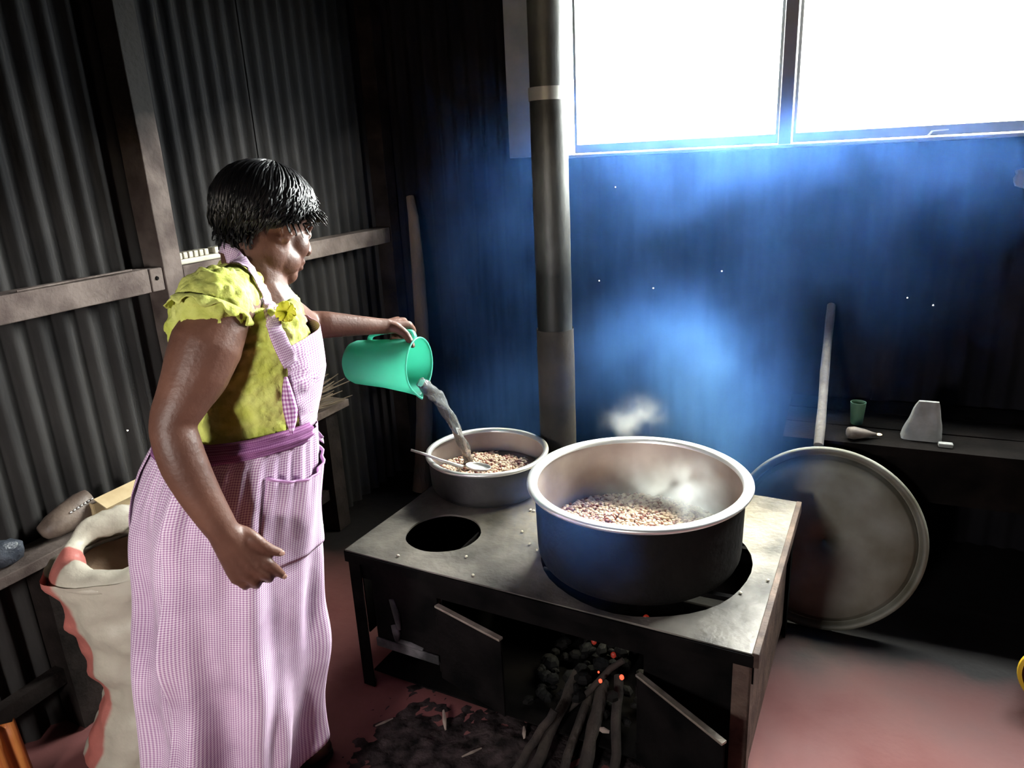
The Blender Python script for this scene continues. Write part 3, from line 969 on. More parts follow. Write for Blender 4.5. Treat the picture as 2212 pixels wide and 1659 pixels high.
build('body', MB().tube([ta + (tb - ta) * t for t in (-0.22, -0.18, 0.05, 0.5, 0.85, 1.0)], [0.010, 0.020, 0.023, 0.016, 0.007, 0.005], 14), M['tin'], tin, smooth=True)
bright_spot = bpy.data.materials.new('glowing_tip')
_nt, _b = nodes_of(bright_spot)
_b.inputs['Base Color'].default_value = (1, .8, .5, 1); _b.inputs['Emission Color'].default_value = (1.0, 0.72, 0.38, 1); _b.inputs['Emission Strength'].default_value = 2.5
fc = tb + (tb - ta).normalized() * 0.010
build('bright_spot', MB().ball(fc, (0.010, 0.004, 0.0042), 8, 6), bright_spot, tin, smooth=True)  # bright spot of unknown kind, built as an emissive tip
gc = at_z(1850, 921, 0.598)
M['green'] = mat('dull_green_plastic', (0.05, 0.12, 0.07), (0.10, 0.19, 0.12), rough=0.5, scale=10)
o = build('cup', MB().lathe((gc.x, gc.y + 0.03, 0.598), [(0.0005, 0.0), (0.019, 0.0), (0.021, 0.004), (0.027, 0.085), (0.025, 0.085), (0.019, 0.006), (0.0005, 0.005)], 24), M['green'], loc=gc, smooth=True, angle=50)
tag(o, 'dull green plastic cup behind the cone-shaped tin', 'cup')
# pale paper on the back wall, right
wp = at_y(2206, 382, RY1 - 0.025)
pm = MB()
pm.grid(lambda i, j: (wp.x - 0.02 + 0.012 * i + 0.004 * math.sin(j * 2), RY1 - 0.018 - 0.010 * (i % 2) - 0.004 * j, wp.z + 0.022 - 0.013 * j + 0.004 * i * (1 if j < 2 else -1)), 5, 5)
o = build('paper_scrap', pm, M['bagwhite'], loc=wp, smooth=True, solid=0.003)
tag(o, 'pale crumpled paper scrap stuck on the back wall below the window', 'paper')
# yellow bucket lying on its side at the right
yb_ = at_z(2282, 1545, 0.0)
M['yellow'] = mat('yellow_plastic', (0.55, 0.36, 0.02), (0.75, 0.52, 0.05), rough=0.4, scale=8)
M['redin'] = mat('red_brown_plastic', (0.12, 0.03, 0.02), (0.18, 0.05, 0.03), rough=0.6, scale=8)
bk = thing('yellow_bucket', 'yellow-rimmed plastic bucket lying on its side at the right', 'bucket', (yb_.x, yb_.y, 0))
bax = Vector((-0.25, -0.97, 0)).normalized(); bu = Vector((bax.y * -1, bax.x, 0)); bw = Vector((0, 0, 1))
bcen = Vector((yb_.x, yb_.y, 0.112))
def ring_b(prof, n=40):
    mb = MB(); mb.grid(lambda i, j: bcen + bax * prof[j][1] + (bu * math.cos(2 * math.pi * i / n) + bw * math.sin(2 * math.pi * i / n)) * prof[j][0], n, len(prof), wrap=True); return mb
build('body', ring_b([(0.0005, -0.19), (0.075, -0.19), (0.082, -0.18), (0.10, 0.0), (0.096, 0.0), (0.076, -0.18), (0.0005, -0.184)]), M['redin'], bk, smooth=True, angle=50)
build('rim', ring_b([(0.096, 0.004), (0.106, 0.004), (0.109, -0.002), (0.106, -0.010), (0.099, -0.010), (0.096, 0.004)]), M['yellow'], bk, smooth=True, angle=60)

# crooked pole in the far left corner
M['polewood'] = mat('barked_pole', (0.05, 0.034, 0.022), (0.12, 0.08, 0.052), rough=0.85, scale=8, bump=0.6, bscale=45, stretch=(1, 1, 0.3))
pp = [((912, 1085), 0.046), ((914, 1000), 0.044), ((917, 900), 0.042), ((914, 800), 0.038), ((911, 700), 0.034), ((903, 580), 0.032), ((893, 470), 0.026), ((886, 425), 0.020)]
pts = [at_y(a[0], a[1], 2.86 + 0.03 * i) for i, (a, r) in enumerate(pp)]
pts[0].z = 0.0
o = build('pole', MB().tube(pts, [r for _, r in pp], 12), M['polewood'], loc=pts[0], smooth=True, angle=60)
tag(o, 'crooked wooden pole leaning in the far corner behind the stove', 'pole')
# bundle of dry stalks by the left wall
stk = mat('dry_stalks', (0.05, 0.036, 0.024), (0.11, 0.08, 0.055), rough=0.9, scale=15)
bb = Vector((-2.03, 2.1, 0.598))
st = thing('stalk_bundle', 'bundle of dry brown stalks lying on the wall bench', 'stalks', bb)
for i in range(34):
    a = Vector((-2.03 + rng.uniform(-.035, .035), 1.98 + rng.uniform(-.04, .04), 0.608 + rng.uniform(0, .05)))
    e = Vector((-2.0 + rng.uniform(-.06, .10), 2.46 + rng.uniform(-.10, .06), 0.606 + rng.uniform(0, .12)))
    mid = a.lerp(e, 0.5) + Vector((rng.uniform(-.012, .012), 0, rng.uniform(0, .012)))
    build('stalk', MB().tube([a, mid, e], [0.0055, 0.005, 0.002], 5), stk, st)
build('binding', MB().tube([Vector((-2.028 + 0.052 * math.cos(t), 2.08, 0.640 + 0.036 * math.sin(t))) for t in [2 * math.pi * k / 16 for k in range(17)]], 0.004, 6), stk, st)

# ------------------------------------------------------------------ bench by the left wall with its things
lbench = thing('wall_bench', 'narrow wooden bench along the left wall behind the sack', 'bench', (-2.0, 1.0, 0))
build('plank', timber(MB(), (-2.085, 0.1, 0.565), (-1.965, 2.52, 0.598), 31), M['timber'], lbench, bevel=0.003)
for yy in (1.135, 2.42, 0.2):
    build('leg', timber(MB(), (-2.07, yy - 0.05, 0.0), (-1.985, yy + 0.03, 0.565), yy), M['timber_dark'], lbench)
build('stretcher', timber(MB(), (-2.05, 0.2, 0.16), (-2.01, 2.42, 0.21), 33), M['timber_dark'], lbench)
card = mat('brown_cardboard', (0.42, 0.31, 0.17), (0.55, 0.43, 0.26), rough=0.85, scale=10, bump=0.1)
cb = at_z(262, 1138, 0.60)
cbx = thing('cardboard_box', 'torn open cardboard box on the bench behind the sack', 'box', (cb.x, cb.y, 0.598))
c0 = Vector((-2.03, at_x(262, 1115, -1.99).y - 0.01, 0.599))
mb = MB()
for (a, b) in (((0.0, -0.075), (0.0, 0.12)), ((0.0, 0.12), (-0.04, 0.12)), ((0, -0.075), (-0.04, -0.075))):
    pa, pb = c0 + Vector((a[0] + 0.05, a[1], 0)), c0 + Vector((b[0] + 0.05, b[1], 0))
    mb.bar(pa + Vector((0, 0, 0.035)), pb + Vector((0, 0, 0.035)), 0.004, 0.07)
build('side', mb, card, cbx)
build('flap', MB().bar(c0 + Vector((0.075, -0.07, 0.072)), c0 + Vector((0.075, 0.11, 0.072)), 0.055, 0.003, up=(0.45, 0, 1)), card, cbx)
build('base', MB().minmax((c0.x - 0.02, c0.y - 0.075, c0.z), (c0.x + 0.05, c0.y + 0.12, c0.z + 0.004)), card, cbx)
lea = mat('worn_brown_leather', (0.075, 0.05, 0.04), (0.17, 0.125, 0.10), rough=0.55, scale=14, bump=0.3, bscale=45)
ls = thing('leather_bag', 'flattened worn brown leather bag with studs on the bench', 'bag', (-2.03, 1.30, 0.598))
ba, bb2 = Vector((-2.035, at_x(112, 1158, -2.0).y, 0.63)), Vector((-2.03, at_x(215, 1108, -2.0).y, 0.655))
build('body', MB().tube([ba + (bb2 - ba) * t for t in (-0.05, 0.0, 0.2, 0.5, 0.8, 1.0, 1.05)], [(0.006, 0.008), (0.03, 0.022), (0.04, 0.036), (0.042, 0.045), (0.04, 0.05), (0.03, 0.046), (0.01, 0.02)], 16, up=(1, 0, 0)), lea, ls, smooth=True)
for k in range(7):
    c = ba + (bb2 - ba) * (0.45 + 0.075 * k) + Vector((0.034, 0, 0.026))
    build('stud', MB().ball(c, 0.004, 7, 5), M['alu'], ls, smooth=True)
stp = [at_x(250 + 10 * k, 1085 - 7 * k + 6 * math.sin(k), -2.0) for k in range(8)]
build('strap', MB().tube(stp, [(0.012, 0.004)] * 8, 8, up=(0, 0, 1)), M['black'], ls, smooth=True)
bl = at_x(12, 1200, -2.02)
o = build('plastic_bundle', MB().ball((bl.x, bl.y, 0.635), (0.035, 0.05, 0.037), 12, 8), mat('dark_blue_plastic', (0.02, 0.024, 0.035), (0.07, 0.08, 0.10), rough=0.35, scale=25, bump=0.8, bscale=50), loc=bl, smooth=True)
for v in o.data.vertices:
    v.co += v.co.normalized() * 0.012 * nz(v.co, 40)
tag(o, 'small dark plastic bundle at the near end of the wall bench', 'plastic bag')
org = mat('orange_striped_sheet', (0.42, 0.10, 0.02), (0.60, 0.22, 0.05), rough=0.6, scale=5, stretch=(1, 30, 1))
og = MB()
q0 = at_x(32, 1600, -1.90)
og.grid(lambda i, j: (-1.93 + 0.012 * math.cos(i * 1.57) + 0.02 * (1 - j / 4), q0.y - 0.16 + 0.011 * i, 0.004 + 0.055 * j), 18, 5)
o = build('ribbed_sheet', og, org, loc=(-1.93, q0.y, 0), smooth=True, solid=0.003)
tag(o, 'orange ribbed plastic sheet propped under the wall bench', 'plastic sheet')
# plastic brush on the rail behind the shoulder
brm = mat('cream_plastic', (0.28, 0.255, 0.20), (0.38, 0.35, 0.28), rough=0.5, scale=15)
ba = at_x(384, 568, -2.02); be = at_x(484, 545, -2.02)
br = thing('scrub_brush', 'cream plastic scrubbing brush lying on the wall rail', 'brush', (-2.03, (ba.y + be.y) / 2, 1.309))
build('back', MB().minmax((-2.06, ba.y, 1.309), (-2.012, be.y, 1.327)), brm, br, bevel=0.004)
nb = 9
for k in range(nb):
    yy = lerp(ba.y + 0.012, be.y - 0.012, k / (nb - 1))
    if k in (6,):
        continue
    build('tuft', MB().minmax((-2.052, yy - 0.009, 1.327), (-2.016, yy + 0.009, 1.349)), brm, br, bevel=0.003)
o = build('dry_stick', MB().tube([(-2.008, ba.y - 0.55, 1.3215), (-2.012, ba.y - 0.3, 1.3225), (-2.02, ba.y - 0.18, 1.3215)], 0.003, 6), M['timber'], loc=(-2.01, ba.y - 0.4, 1.32))
tag(o, 'thin dry stick lying on the left stretch of wall rail', 'stick')

# ------------------------------------------------------------------ sack
SD_ = Vector((-0.86, 0.51, 0)).normalized()
SR_ = Vector((SD_.y, -SD_.x, 0))
sack_prof = [(1665, 172, 0.19), (1640, 185, 0.20), (1600, 196, 0.205), (1550, 212, 0.20), (1500, 220, 0.195), (1450, 200, 0.20), (1400, 172, 0.205), (1340, 148, 0.21), (1290, 118, 0.215), (1245, 98, 0.22)]
SDIST = 2.03
def sack_left(px_, py_):
    d = ray(px_, py_); t = SDIST / (d.x * SD_.x + d.y * SD_.y); return CP + d * t
rows = []
for (yy, xx, r) in sack_prof:
    L_ = sack_left(xx, yy)
    rows.append((L_.z, L_ + SR_ * r, r))
zmin = rows[0][0]
sack = thing('woven_sack', 'white woven plastic sack with pink stripes, mouth rolled open, beside the wall bench', 'sack', (rows[0][1].x, rows[0][1].y, 0))
sackm = bpy.data.materials.new('woven_polypropylene')
_nt, _b = nodes_of(sackm)
N_, L2 = _nt.nodes.new, _nt.links.new
uvn = N_('ShaderNodeUVMap'); sp_ = N_('ShaderNodeSeparateXYZ'); L2(uvn.outputs[0], sp_.inputs[0])
rp = N_('ShaderNodeValToRGB'); rp.color_ramp.interpolation = 'LINEAR'
els = rp.color_ramp.elements
els[0].position, els[0].color = 0.0, (0.50, 0.455, 0.375, 1)
els[1].position, els[1].color = 1.0, (0.50, 0.455, 0.375, 1)
for (p_, c_) in ((0.465, (0.50, 0.455, 0.375, 1)), (0.475, (0.45, 0.13, 0.11, 1)), (0.555, (0.45, 0.15, 0.125, 1)), (0.565, (0.50, 0.455, 0.375, 1)), (0.02, (0.45, 0.15, 0.125, 1)), (0.06, (0.50, 0.455, 0.375, 1))):
    e = els.new(p_); e.color = c_
L2(sp_.outputs[0], rp.inputs['Fac']); L2(rp.outputs[0], _b.inputs['Base Color'])
_b.inputs['Roughness'].default_value = 0.5
tcn = N_('ShaderNodeTexCoord'); nn = N_('ShaderNodeTexNoise'); nn.inputs['Scale'].default_value = 14; nn.inputs['Detail'].default_value = 7; L2(tcn.outputs['Object'], nn.inputs['Vector'])
bpn = N_('ShaderNodeBump'); bpn.inputs['Strength'].default_value = 0.55; bpn.inputs['Distance'].default_value = 0.015; L2(nn.outputs['Fac'], bpn.inputs['Height']); L2(bpn.outputs[0], _b.inputs['Normal'])
sb = MB()
NS, NZ = 72, 46
ztop = rows[-1][0]
tab = [(max(0.0, r[0]), r[1].x, r[1].y, r[2]) for r in rows]
tab[0] = (0.0,) + tab[0][1:]
tab = sorted(tab)
def sack_pt(i, j):
    t = 2 * math.pi * i / NS
    z = ztop * j / (NZ - 1)
    cx_, cy_, r = interp(tab, z)
    e = 0.9
    dx, dy = math.cos(t), math.sin(t)
    wr_ = 0.014 * nz((dx * 0.9, dy * 0.9, z * 9), 2.2) + 0.010 * nz((dx * 3, dy * 3, z * 16), 1.5, 5) + 0.006 * math.sin(z * 42 + 3 * nz((dx, dy, 0), 1.5))
    ed = 0.55 + 0.45 * min(1, z / 0.05)
    p = Vector((cx_, cy_, z)) + (SR_ * dx * r + SD_ * dy * r * 0.78) * (1 + 0 * e) * ed
    return p + (SR_ * dx + SD_ * dy) * wr_ * min(1, z / 0.03)
sb.grid(sack_pt, NS, NZ, wrap=True, uv=lambda i, j: (i / NS, j / NZ))
sb.f.append(tuple(i * NZ for i in range(NS - 1, -1, -1)))
build('body', sb, sackm, sack, smooth=True)
# rolled mouth: rises at the back, folds down at the front
cx_, cy_, rT = tab[-1][1], tab[-1][2], tab[-1][3]
mo = MB()
def mouth(i, j):
    t = 2 * math.pi * i / NS
    dx, dy = math.cos(t), math.sin(t)
    back = 0.5 + 0.5 * dy
    a = math.pi * 1.15 * j / 13
    rr = 0.028 + 0.02 * nz((dx, dy, 7), 1.3)
    hgt = ztop - 0.018 + 0.07 * back * min(1.0, j / 4) + 0.015 * nz((dx * 2, dy * 2, 1), 1.6)
    rad = rT - 0.05 * back * min(1, j / 4) - rr * (1 - math.cos(a)) * (1.0 + 0.4 * (1 - back))
    zz = hgt + rr * 1.2 * math.sin(a)
    return Vector((cx_, cy_, zz)) + SR_ * dx * rad + SD_ * dy * rad * 0.78 + Vector((0, 0, 0.008 * nz((dx * 4, dy * 4, j * 0.3), 1.2)))
mo.grid(mouth, NS, 14, wrap=True, uv=lambda i, j: (i / NS, j / 14))
build('rolled_mouth', mo, sackm, sack, smooth=True, solid=0.003)
inn = mat('brown_sack_content', (0.30, 0.19, 0.12), (0.42, 0.29, 0.19), rough=0.85, scale=12, bump=0.5, bscale=30)
ic = MB()
def icp(i, j):
    q = j / 8
    t = 2 * math.pi * i / 36
    p = Vector((cx_, cy_, ztop - 0.045 - 0.05 * (1 - q) + 0.02 * math.sin(t) * q)) + SR_ * math.cos(t) * rT * 0.93 * q + SD_ * math.sin(t) * rT * 0.72 * q
    p.z += 0.012 * nz(p, 12)
    return p
ic.grid(icp, 36, 9, wrap=True)
build('contents', ic, inn, sack, smooth=True)

# ------------------------------------------------------------------ the person pouring water
WD = 1.62
_d = ray(520, 900); VD = Vector((_d.x, _d.y, 0)).normalized()       # horizontal direction from the photographer to her
WB = VD * WD
_phi = math.atan2(-VD.x, VD.y) - math.radians(72)
FW = Vector((-math.sin(_phi), math.cos(_phi), 0))                     # the way her body faces
LF = Vector((-FW.y, FW.x, 0))
RT = -LF


def wp(x, y, off=0.0):
    d = ray(x, y)
    t = (WD + off) / (d.x * VD.x + d.y * VD.y)
    return CP + d * t


def wpx(x, y, off, wide):
    d = ray(x, y)
    t = (WD + off) / (d.x * VD.x + d.y * VD.y)
    return CP + d * t, wide / 2 * t / FPX


def remeshed(mb, voxel, smooth=4, fac=0.5):
    me = bpy.data.meshes.new('tmp'); me.from_pydata([tuple(v) for v in mb.v], [], mb.f); me.validate()
    o = bpy.data.objects.new('tmp', me); COL.objects.link(o)
    md = o.modifiers.new('r', 'REMESH'); md.mode = 'VOXEL'; md.voxel_size = voxel
    if smooth:
        ms = o.modifiers.new('s', 'SMOOTH'); ms.iterations = smooth; ms.factor = fac
    dg = bpy.context.evaluated_depsgraph_get(); dg.update()
    ev = bpy.data.meshes.new_from_object(o.evaluated_get(dg))
    out = MB(); out.v = [tuple(v.co) for v in ev.vertices]; out.f = [tuple(p.vertices) for p in ev.polygons]
    nrm = [tuple(v.normal) for v in ev.vertices]
    bpy.data.objects.remove(o); bpy.data.meshes.remove(me); bpy.data.meshes.remove(ev)
    return out, nrm


def smooth_path(pts, k=5):
    """Catmull-Rom through (point, radius) pairs"""
    P = [(Vector(p), (r if hasattr(r, '__len__') else (r, r))) for p, r in pts]
    out = []
    for i in range(len(P) - 1):
        a, b, c, d = P[max(i - 1, 0)], P[i], P[i + 1], P[min(i + 2, len(P) - 1)]
        for s in range(k):
            t = s / k
            q = 0.5 * ((2 * b[0]) + (-a[0] + c[0]) * t + (2 * a[0] - 5 * b[0] + 4 * c[0] - d[0]) * t * t + (-a[0] + 3 * b[0] - 3 * c[0] + d[0]) * t ** 3)
            out.append((q, (lerp(b[1][0], c[1][0], t), lerp(b[1][1], c[1][1], t))))
    out.append(P[-1])
    return out


def limb(mb, pts, n=14, ends=True, up=None, k=5):
    sp = smooth_path(pts, k)
    mb.tube([p for p, r in sp], [r for p, r in sp], n, up=up)
    if ends:
        for (p, r) in (sp[0], sp[-1]):
            mb.ball(p, (r[0] + r[1]) / 2 * 0.98, 10, 8)
    return mb


skin = mat('brown_skin', (0.082, 0.034, 0.023), (0.150, 0.066, 0.044), rough=0.5, scale=9, bump=0.12, bscale=120, ramp=(0.3, 0.7), spec=0.4)
person = thing('person', 'person in yellow-green blouse and lilac checked apron pouring from a teal jug', 'person', (WB.x, WB.y, 0))

# torso sections: image row, left and right outline, half-breadth across the body
TOR = [(560, 505, 560, 0.05), (600, 455, 600, 0.115), (640, 425, 622, 0.160), (690, 405, 640, 0.175), (745, 400, 655, 0.175), (800, 405, 668, 0.165), (860, 405, 664, 0.155), (905, 395, 660, 0.152), (950, 350, 662, 0.165), (1000, 326, 664, 0.178), (1050, 309, 662, 0.185), (1100, 302, 660, 0.190), (1200, 306, 660, 0.185), (1300, 311, 660, 0.18), (1400, 322, 660, 0.175), (1500, 332, 658, 0.172), (1600, 342, 657, 0.172), (1700, 352, 656, 0.172), (1790, 360, 656, 0.172)]
C72, S72 = math.cos(math.radians(72)), math.sin(math.radians(72))
SEC = []
for (yy, xl, xr, b) in TOR:
    L_, R_ = wp(xl, yy), wp(xr, yy)
    c = (L_ + R_) / 2
    hw = (R_ - L_).length / 2
    a = math.sqrt(max(0.02 ** 2, hw * hw - (b * C72) ** 2)) / S72
    SEC.append((c.z, c.x, c.y, a, b))
SEC.sort()


def sect(z):
    return interp(SEC, z)


def on_body(th, z, off=0.0, ex=2.25):
    """point on her trunk outline; th from straight ahead (0) towards her right (+90 deg)"""
    cx_, cy_, a, b = sect(z)
    c, s = math.cos(th), math.sin(th)
    n = (abs(c) ** ex + abs(s) ** ex) ** (-1 / ex)
    dirn = FW * (c * n * a) + RT * (s * n * b)
    nn = (FW * (c / max(a, 0.03)) + RT * (s / max(b, 0.03))).normalized()
    return Vector((cx_, cy_, z)) + dirn + nn * off


def trunk(mb, z0, z1, off, n=40, rows=40):
    def P(i, j):
        return on_body(2 * math.pi * i / n, lerp(z0, z1, j / (rows - 1)), off)
    o = len(mb.v)
    mb.grid(P, n, rows, wrap=True)
    mb.f.append(tuple(o + i * rows for i in range(n - 1, -1, -1)))
    mb.f.append(tuple(o + i * rows + rows - 1 for i in range(n)))
    return mb


# ---- head frame
_hphi = math.atan2(-VD.x, VD.y) - math.radians(60)
_hp = math.radians(20)
HF = Vector((-math.sin(_hphi) * math.cos(_hp), math.cos(_hphi) * math.cos(_hp), -math.sin(_hp)))
HR = Vector((HF.y, -HF.x, 0)).normalized()
HU = HR.cross(HF)
HC = wp(578, 487, 0.03)
HS = 0.97


def hd(x, y, z):
    return HC + (HR * x + HF * y + HU * z) * HS


HM = Matrix((HR, HF, HU)).transposed()


def he(mb, c, r, nu=16, nv=12):
    return mb.ball(hd(*c), tuple(q * HS for q in r), nu, nv, HM)


body = MB()
he(body, (0, -0.010, 0.030), (0.074, 0.096, 0.086))
he(body, (0, 0.030, -0.040), (0.058, 0.066, 0.076))
he(body, (0, 0.012, -0.055), (0.062, 0.058, 0.055))
he(body, (0, 0.060, -0.094), (0.034, 0.030, 0.026))
he(body, (0, 0.078, 0.020), (0.052, 0.018, 0.016))
he(body, (0, 0.070, 0.045), (0.056, 0.024, 0.03))
for s in (-1, 1):
    he(body, (s * 0.030, 0.054, -0.030), (0.034, 0.034, 0.036))
    he(body, (s * 0.038, 0.024, -0.068), (0.030, 0.046, 0.036))
    he(body, (s * 0.013, 0.101, -0.034), (0.011, 0.012, 0.009))
    he(body, (s * 0.031, 0.080, 0.000), (0.016, 0.010, 0.010))
    # ear: rim, lobe, concha
    for k in range(9):
        t = math.radians(-100 + 32 * k)
        he(body, (s * (0.076 + 0.004 * math.cos(t)), -0.006 + 0.015 * math.cos(t), -0.002 + 0.026 * math.sin(t)), (0.0055, 0.006, 0.006), 8, 6)
    he(body, (s * 0.073, -0.004, -0.002), (0.006, 0.013, 0.022), 10, 8)
    he(body, (s * 0.074, 0.002, -0.030), (0.006, 0.008, 0.009), 8, 6)
for s in (-1, 1):
    he(body, (s * 0.040, -0.006, -0.058), (0.032, 0.042, 0.052))
limb(body, [(hd(0, 0.090, 0.010), 0.009), (hd(0, 0.100, -0.010), 0.011), (hd(0, 0.111, -0.031), 0.013)], 10)
he(body, (0, 0.091, -0.060), (0.026, 0.013, 0.0085))
he(body, (0, 0.089, -0.0745), (0.024, 0.013, 0.009))
# neck and upper chest
nb = wp(548, 640, 0.0)
limb(body, [(hd(0, -0.025, -0.03), 0.058), (hd(0, -0.032, -0.075), (0.056, 0.058)), (wp(553, 600, 0.0), (0.058, 0.062)), (nb, (0.075, 0.085)), (wp(545, 690, 0.0), (0.09, 0.13))], 18, up=RT)
trunk(body, 1.0, 1.335, -0.024)
trunk(body, 0.62, 1.02, -0.045)
SHR = wp(470, 676, -0.165)
SHL = wp(575, 668, 0.150)
limb(body, [(wp(545, 672, 0.05), 0.07), (SHR + Vector((0, 0, 0.005)), 0.062)], 14)
limb(body, [(wp(545, 672, 0.0), 0.07), (SHL, 0.058)], 14)
# breast forms under the blouse
for s in (-1, 1):
    body.ball(on_body(s * 0.55, 1.20, -0.078), (0.07, 0.07, 0.07), 14, 10)
# right arm (nearest the photographer), hanging, elbow back
RA = [(480, 680, -0.165, 120), (447, 745, -0.185, 150), (422, 810, -0.20, 138), (396, 862, -0.215, 114), (374, 915, -0.225, 96), (384, 965, -0.235, 99), (401, 1010, -0.24, 98), (428, 1062, -0.245, 88), (456, 1108, -0.248, 77), (478, 1142, -0.25, 68)]
limb(body, [wpx(*q) for q in RA], 20)
# left arm reaching out to the jug
WRL = at_d(836, 705, 2.075)
best = None
for k in range(60):
    e = at_d(663, 700, 1.62 + 0.008 * k)
    err = abs((e - WRL).length - 0.235) + 0.4 * abs((e - SHL).length - 0.26)
    if best is None or err < best[0]:
        best = (err, e)
ELL = best[1]
limb(body, [(SHL, 0.056), (SHL.lerp(ELL, 0.5) + Vector((0, 0, 0.004)), 0.048), (ELL, 0.0385), (ELL.lerp(WRL, 0.25), 0.037), (ELL.lerp(WRL, 0.6), (0.0285, 0.030)), (ELL.lerp(WRL, 0.88), (0.0225, 0.025)), (WRL, (0.021, 0.025))], 18)


def hand_part(mb, wrist, wr, knuckles, kr):
    """palm: metacarpal bundles from the wrist to each knuckle"""
    for kn in knuckles:
        limb(mb, [(wrist, wr), (wrist.lerp(kn, 0.5), (wr + kr) / 2), (kn, kr)], 10, k=3)
    for a, b in zip(knuckles, knuckles[1:]):
        for t in (0.45, 0.7, 0.92):
            limb(mb, [(wrist.lerp(a, t), kr), (wrist.lerp(b, t), kr)], 8, k=1)


# right hand, relaxed and half curled, back of the hand to the viewer
WRR = wp(488, 1158, -0.240)
KR = [wp(560, 1204, -0.255), wp(551, 1226, -0.260), wp(533, 1242, -0.255), wp(511, 1249, -0.245)]
hand_part(body, wp(478, 1142, -0.25), 0.031, KR, 0.0135)
for t_ in (0.35, 0.6, 0.8):
    limb(body, [(WRR.lerp(KR[0], t_), 0.012), (WRR.lerp(wp(552, 1166, -0.260), t_), 0.012)], 8, k=1)
FR = [[(560, 1204, -0.255, .0115), (582, 1218, -0.260, .0105), (598, 1231, -0.250, .0095), (611, 1243, -0.235, .0080)],
      [(551, 1226, -0.260, .0115), (571, 1240, -0.260, .0108), (582, 1249, -0.235, .0098), (574, 1250, -0.210, .0085)],
      [(533, 1242, -0.255, .0112), (550, 1256, -0.253, .0104), (554, 1263, -0.227, .0095), (545, 1260, -0.205, .0082)],
      [(511, 1249, -0.245, .0105), (526, 1262, -0.243, .0096), (530, 1266, -0.220, .0088), (523, 1263, -0.203, .0076)]]
for fg in FR:
    limb(body, [(wp(x, y, o), r) for (x, y, o, r) in fg], 10, k=4)
limb(body, [(wp(505, 1150, -0.240), .019), (wp(530, 1155, -0.250), .0165), (wp(552, 1166, -0.260), .0130), (wp(578, 1184, -0.255), .0115), (wp(606, 1194, -0.245), .0085)], 10, k=4)
# left hand closed round the jug handle
KL = [at_d(883, 702, 2.105), at_d(872, 694, 2.12), at_d(859, 692, 2.13), at_d(847, 695, 2.135)]
hand_part(body, WRL, 0.020, KL, 0.0125)
FLt = [[(883, 702, 2.105, .0115), (892, 715, 2.125, .0108), (888, 733, 2.125, .0098), (878, 740, 2.095, .0085)],
       [(872, 694, 2.12, .0115), (878, 713, 2.145, .0108), (874, 734, 2.135, .0098), (866, 743, 2.095, .0086)],
       [(859, 692, 2.13, .0112), (863, 712, 2.155, .0104), (861, 732, 2.14, .0096), (855, 740, 2.10, .0084)],
       [(847, 695, 2.135, .0105), (850, 712, 2.155, .0096), (849, 729, 2.14, .0088), (845, 736, 2.105, .0078)]]
for fg in FLt:
    limb(body, [(at_d(x, y, t), r) for (x, y, t, r) in fg], 10, k=4)
limb(body, [(at_d(843, 706, 2.07), .017), (at_d(860, 711, 2.065), .0150), (at_d(876, 722, 2.06), .0120), (at_d(885, 736, 2.055), .0108), (at_d(891, 747, 2.052), .0085)], 10, k=4)
# legs and feet
hipc = Vector((sect(0.75)[0], sect(0.75)[1], 0))
for s in (-1, 1):
    base = hipc + LF * (0.085 * s) + FW * (0.02 * s)
    limb(body, [(base + Vector((0, 0, 0.74)), 0.085), (base + Vector((0, 0, 0.46)) + FW * 0.015, 0.058), (base + Vector((0, 0, 0.30)), 0.055), (base + Vector((0, 0, 0.09)) - FW * 0.01, 0.036), (base + Vector((0, 0, 0.045)), 0.038)], 14)
    limb(body, [(base + Vector((0, 0, 0.042)) - FW * 0.04, (0.030, 0.030)), (base + Vector((0, 0, 0.050)) + FW * 0.04, (0.036, 0.034)), (base + Vector((0, 0, 0.036)) + FW * 0.12, (0.042, 0.024)), (base + Vector((0, 0, 0.030)) + FW * 0.165, (0.034, 0.016))], 12, up=RT)
bm_, bn_ = remeshed(body, 0.0042, 3)
build('body', bm_, skin, person, smooth=True)
# eyes, nails
eyew = mat('eye_white', (0.62, 0.58, 0.54), rough=0.2)
iris = mat('dark_iris', (0.015, 0.008, 0.006), rough=0.15)
for s in (-1, 1):
    e = build('eye', MB().ball(hd(s * 0.031, 0.079, 0.000), 0.0125, 14, 10), eyew, person, smooth=True)
    build('iris', MB().ball(hd(s * 0.031, 0.0885, -0.001), (0.0055, 0.0035, 0.0055), 10, 8, HM), iris, e, smooth=True)
nail_m = mat('finger_nail', (0.34, 0.19, 0.15), (0.40, 0.24, 0.19), rough=0.3)
for (tip, prev) in ((wp(612, 1243, -0.237), wp(598, 1231, -0.25)), (wp(607, 1194, -0.247), wp(578, 1184, -0.255)), (at_d(891, 748, 2.051), at_d(885, 736, 2.055))):
    dv = (tip - prev).normalized(); up_ = (CP - tip).normalized(); sd = dv.cross(up_).normalized(); up_ = sd.cross(dv)
    build('nail', MB().ball(tip - dv * 0.001 + up_ * 0.006, (0.0055, 0.007, 0.0016), 8, 6, Matrix((sd, dv, up_)).transposed()), nail_m, person, smooth=True)

# ---- hair: short glossy waves
hairm = mat('glossy_black_hair', (0.004, 0.004, 0.005), (0.010, 0.009, 0.010), rough=0.36, scale=30, spec=0.28)
hair = MB()


def hairline(az):
    """lowest polar angle of the hair at azimuth az (0 = face, +90 = her right)"""
    c = math.cos(az)
    return math.radians(lerp(109, 78, max(0, c) ** 1.2) if c > 0 else lerp(109, 143, (-c) ** 0.7))


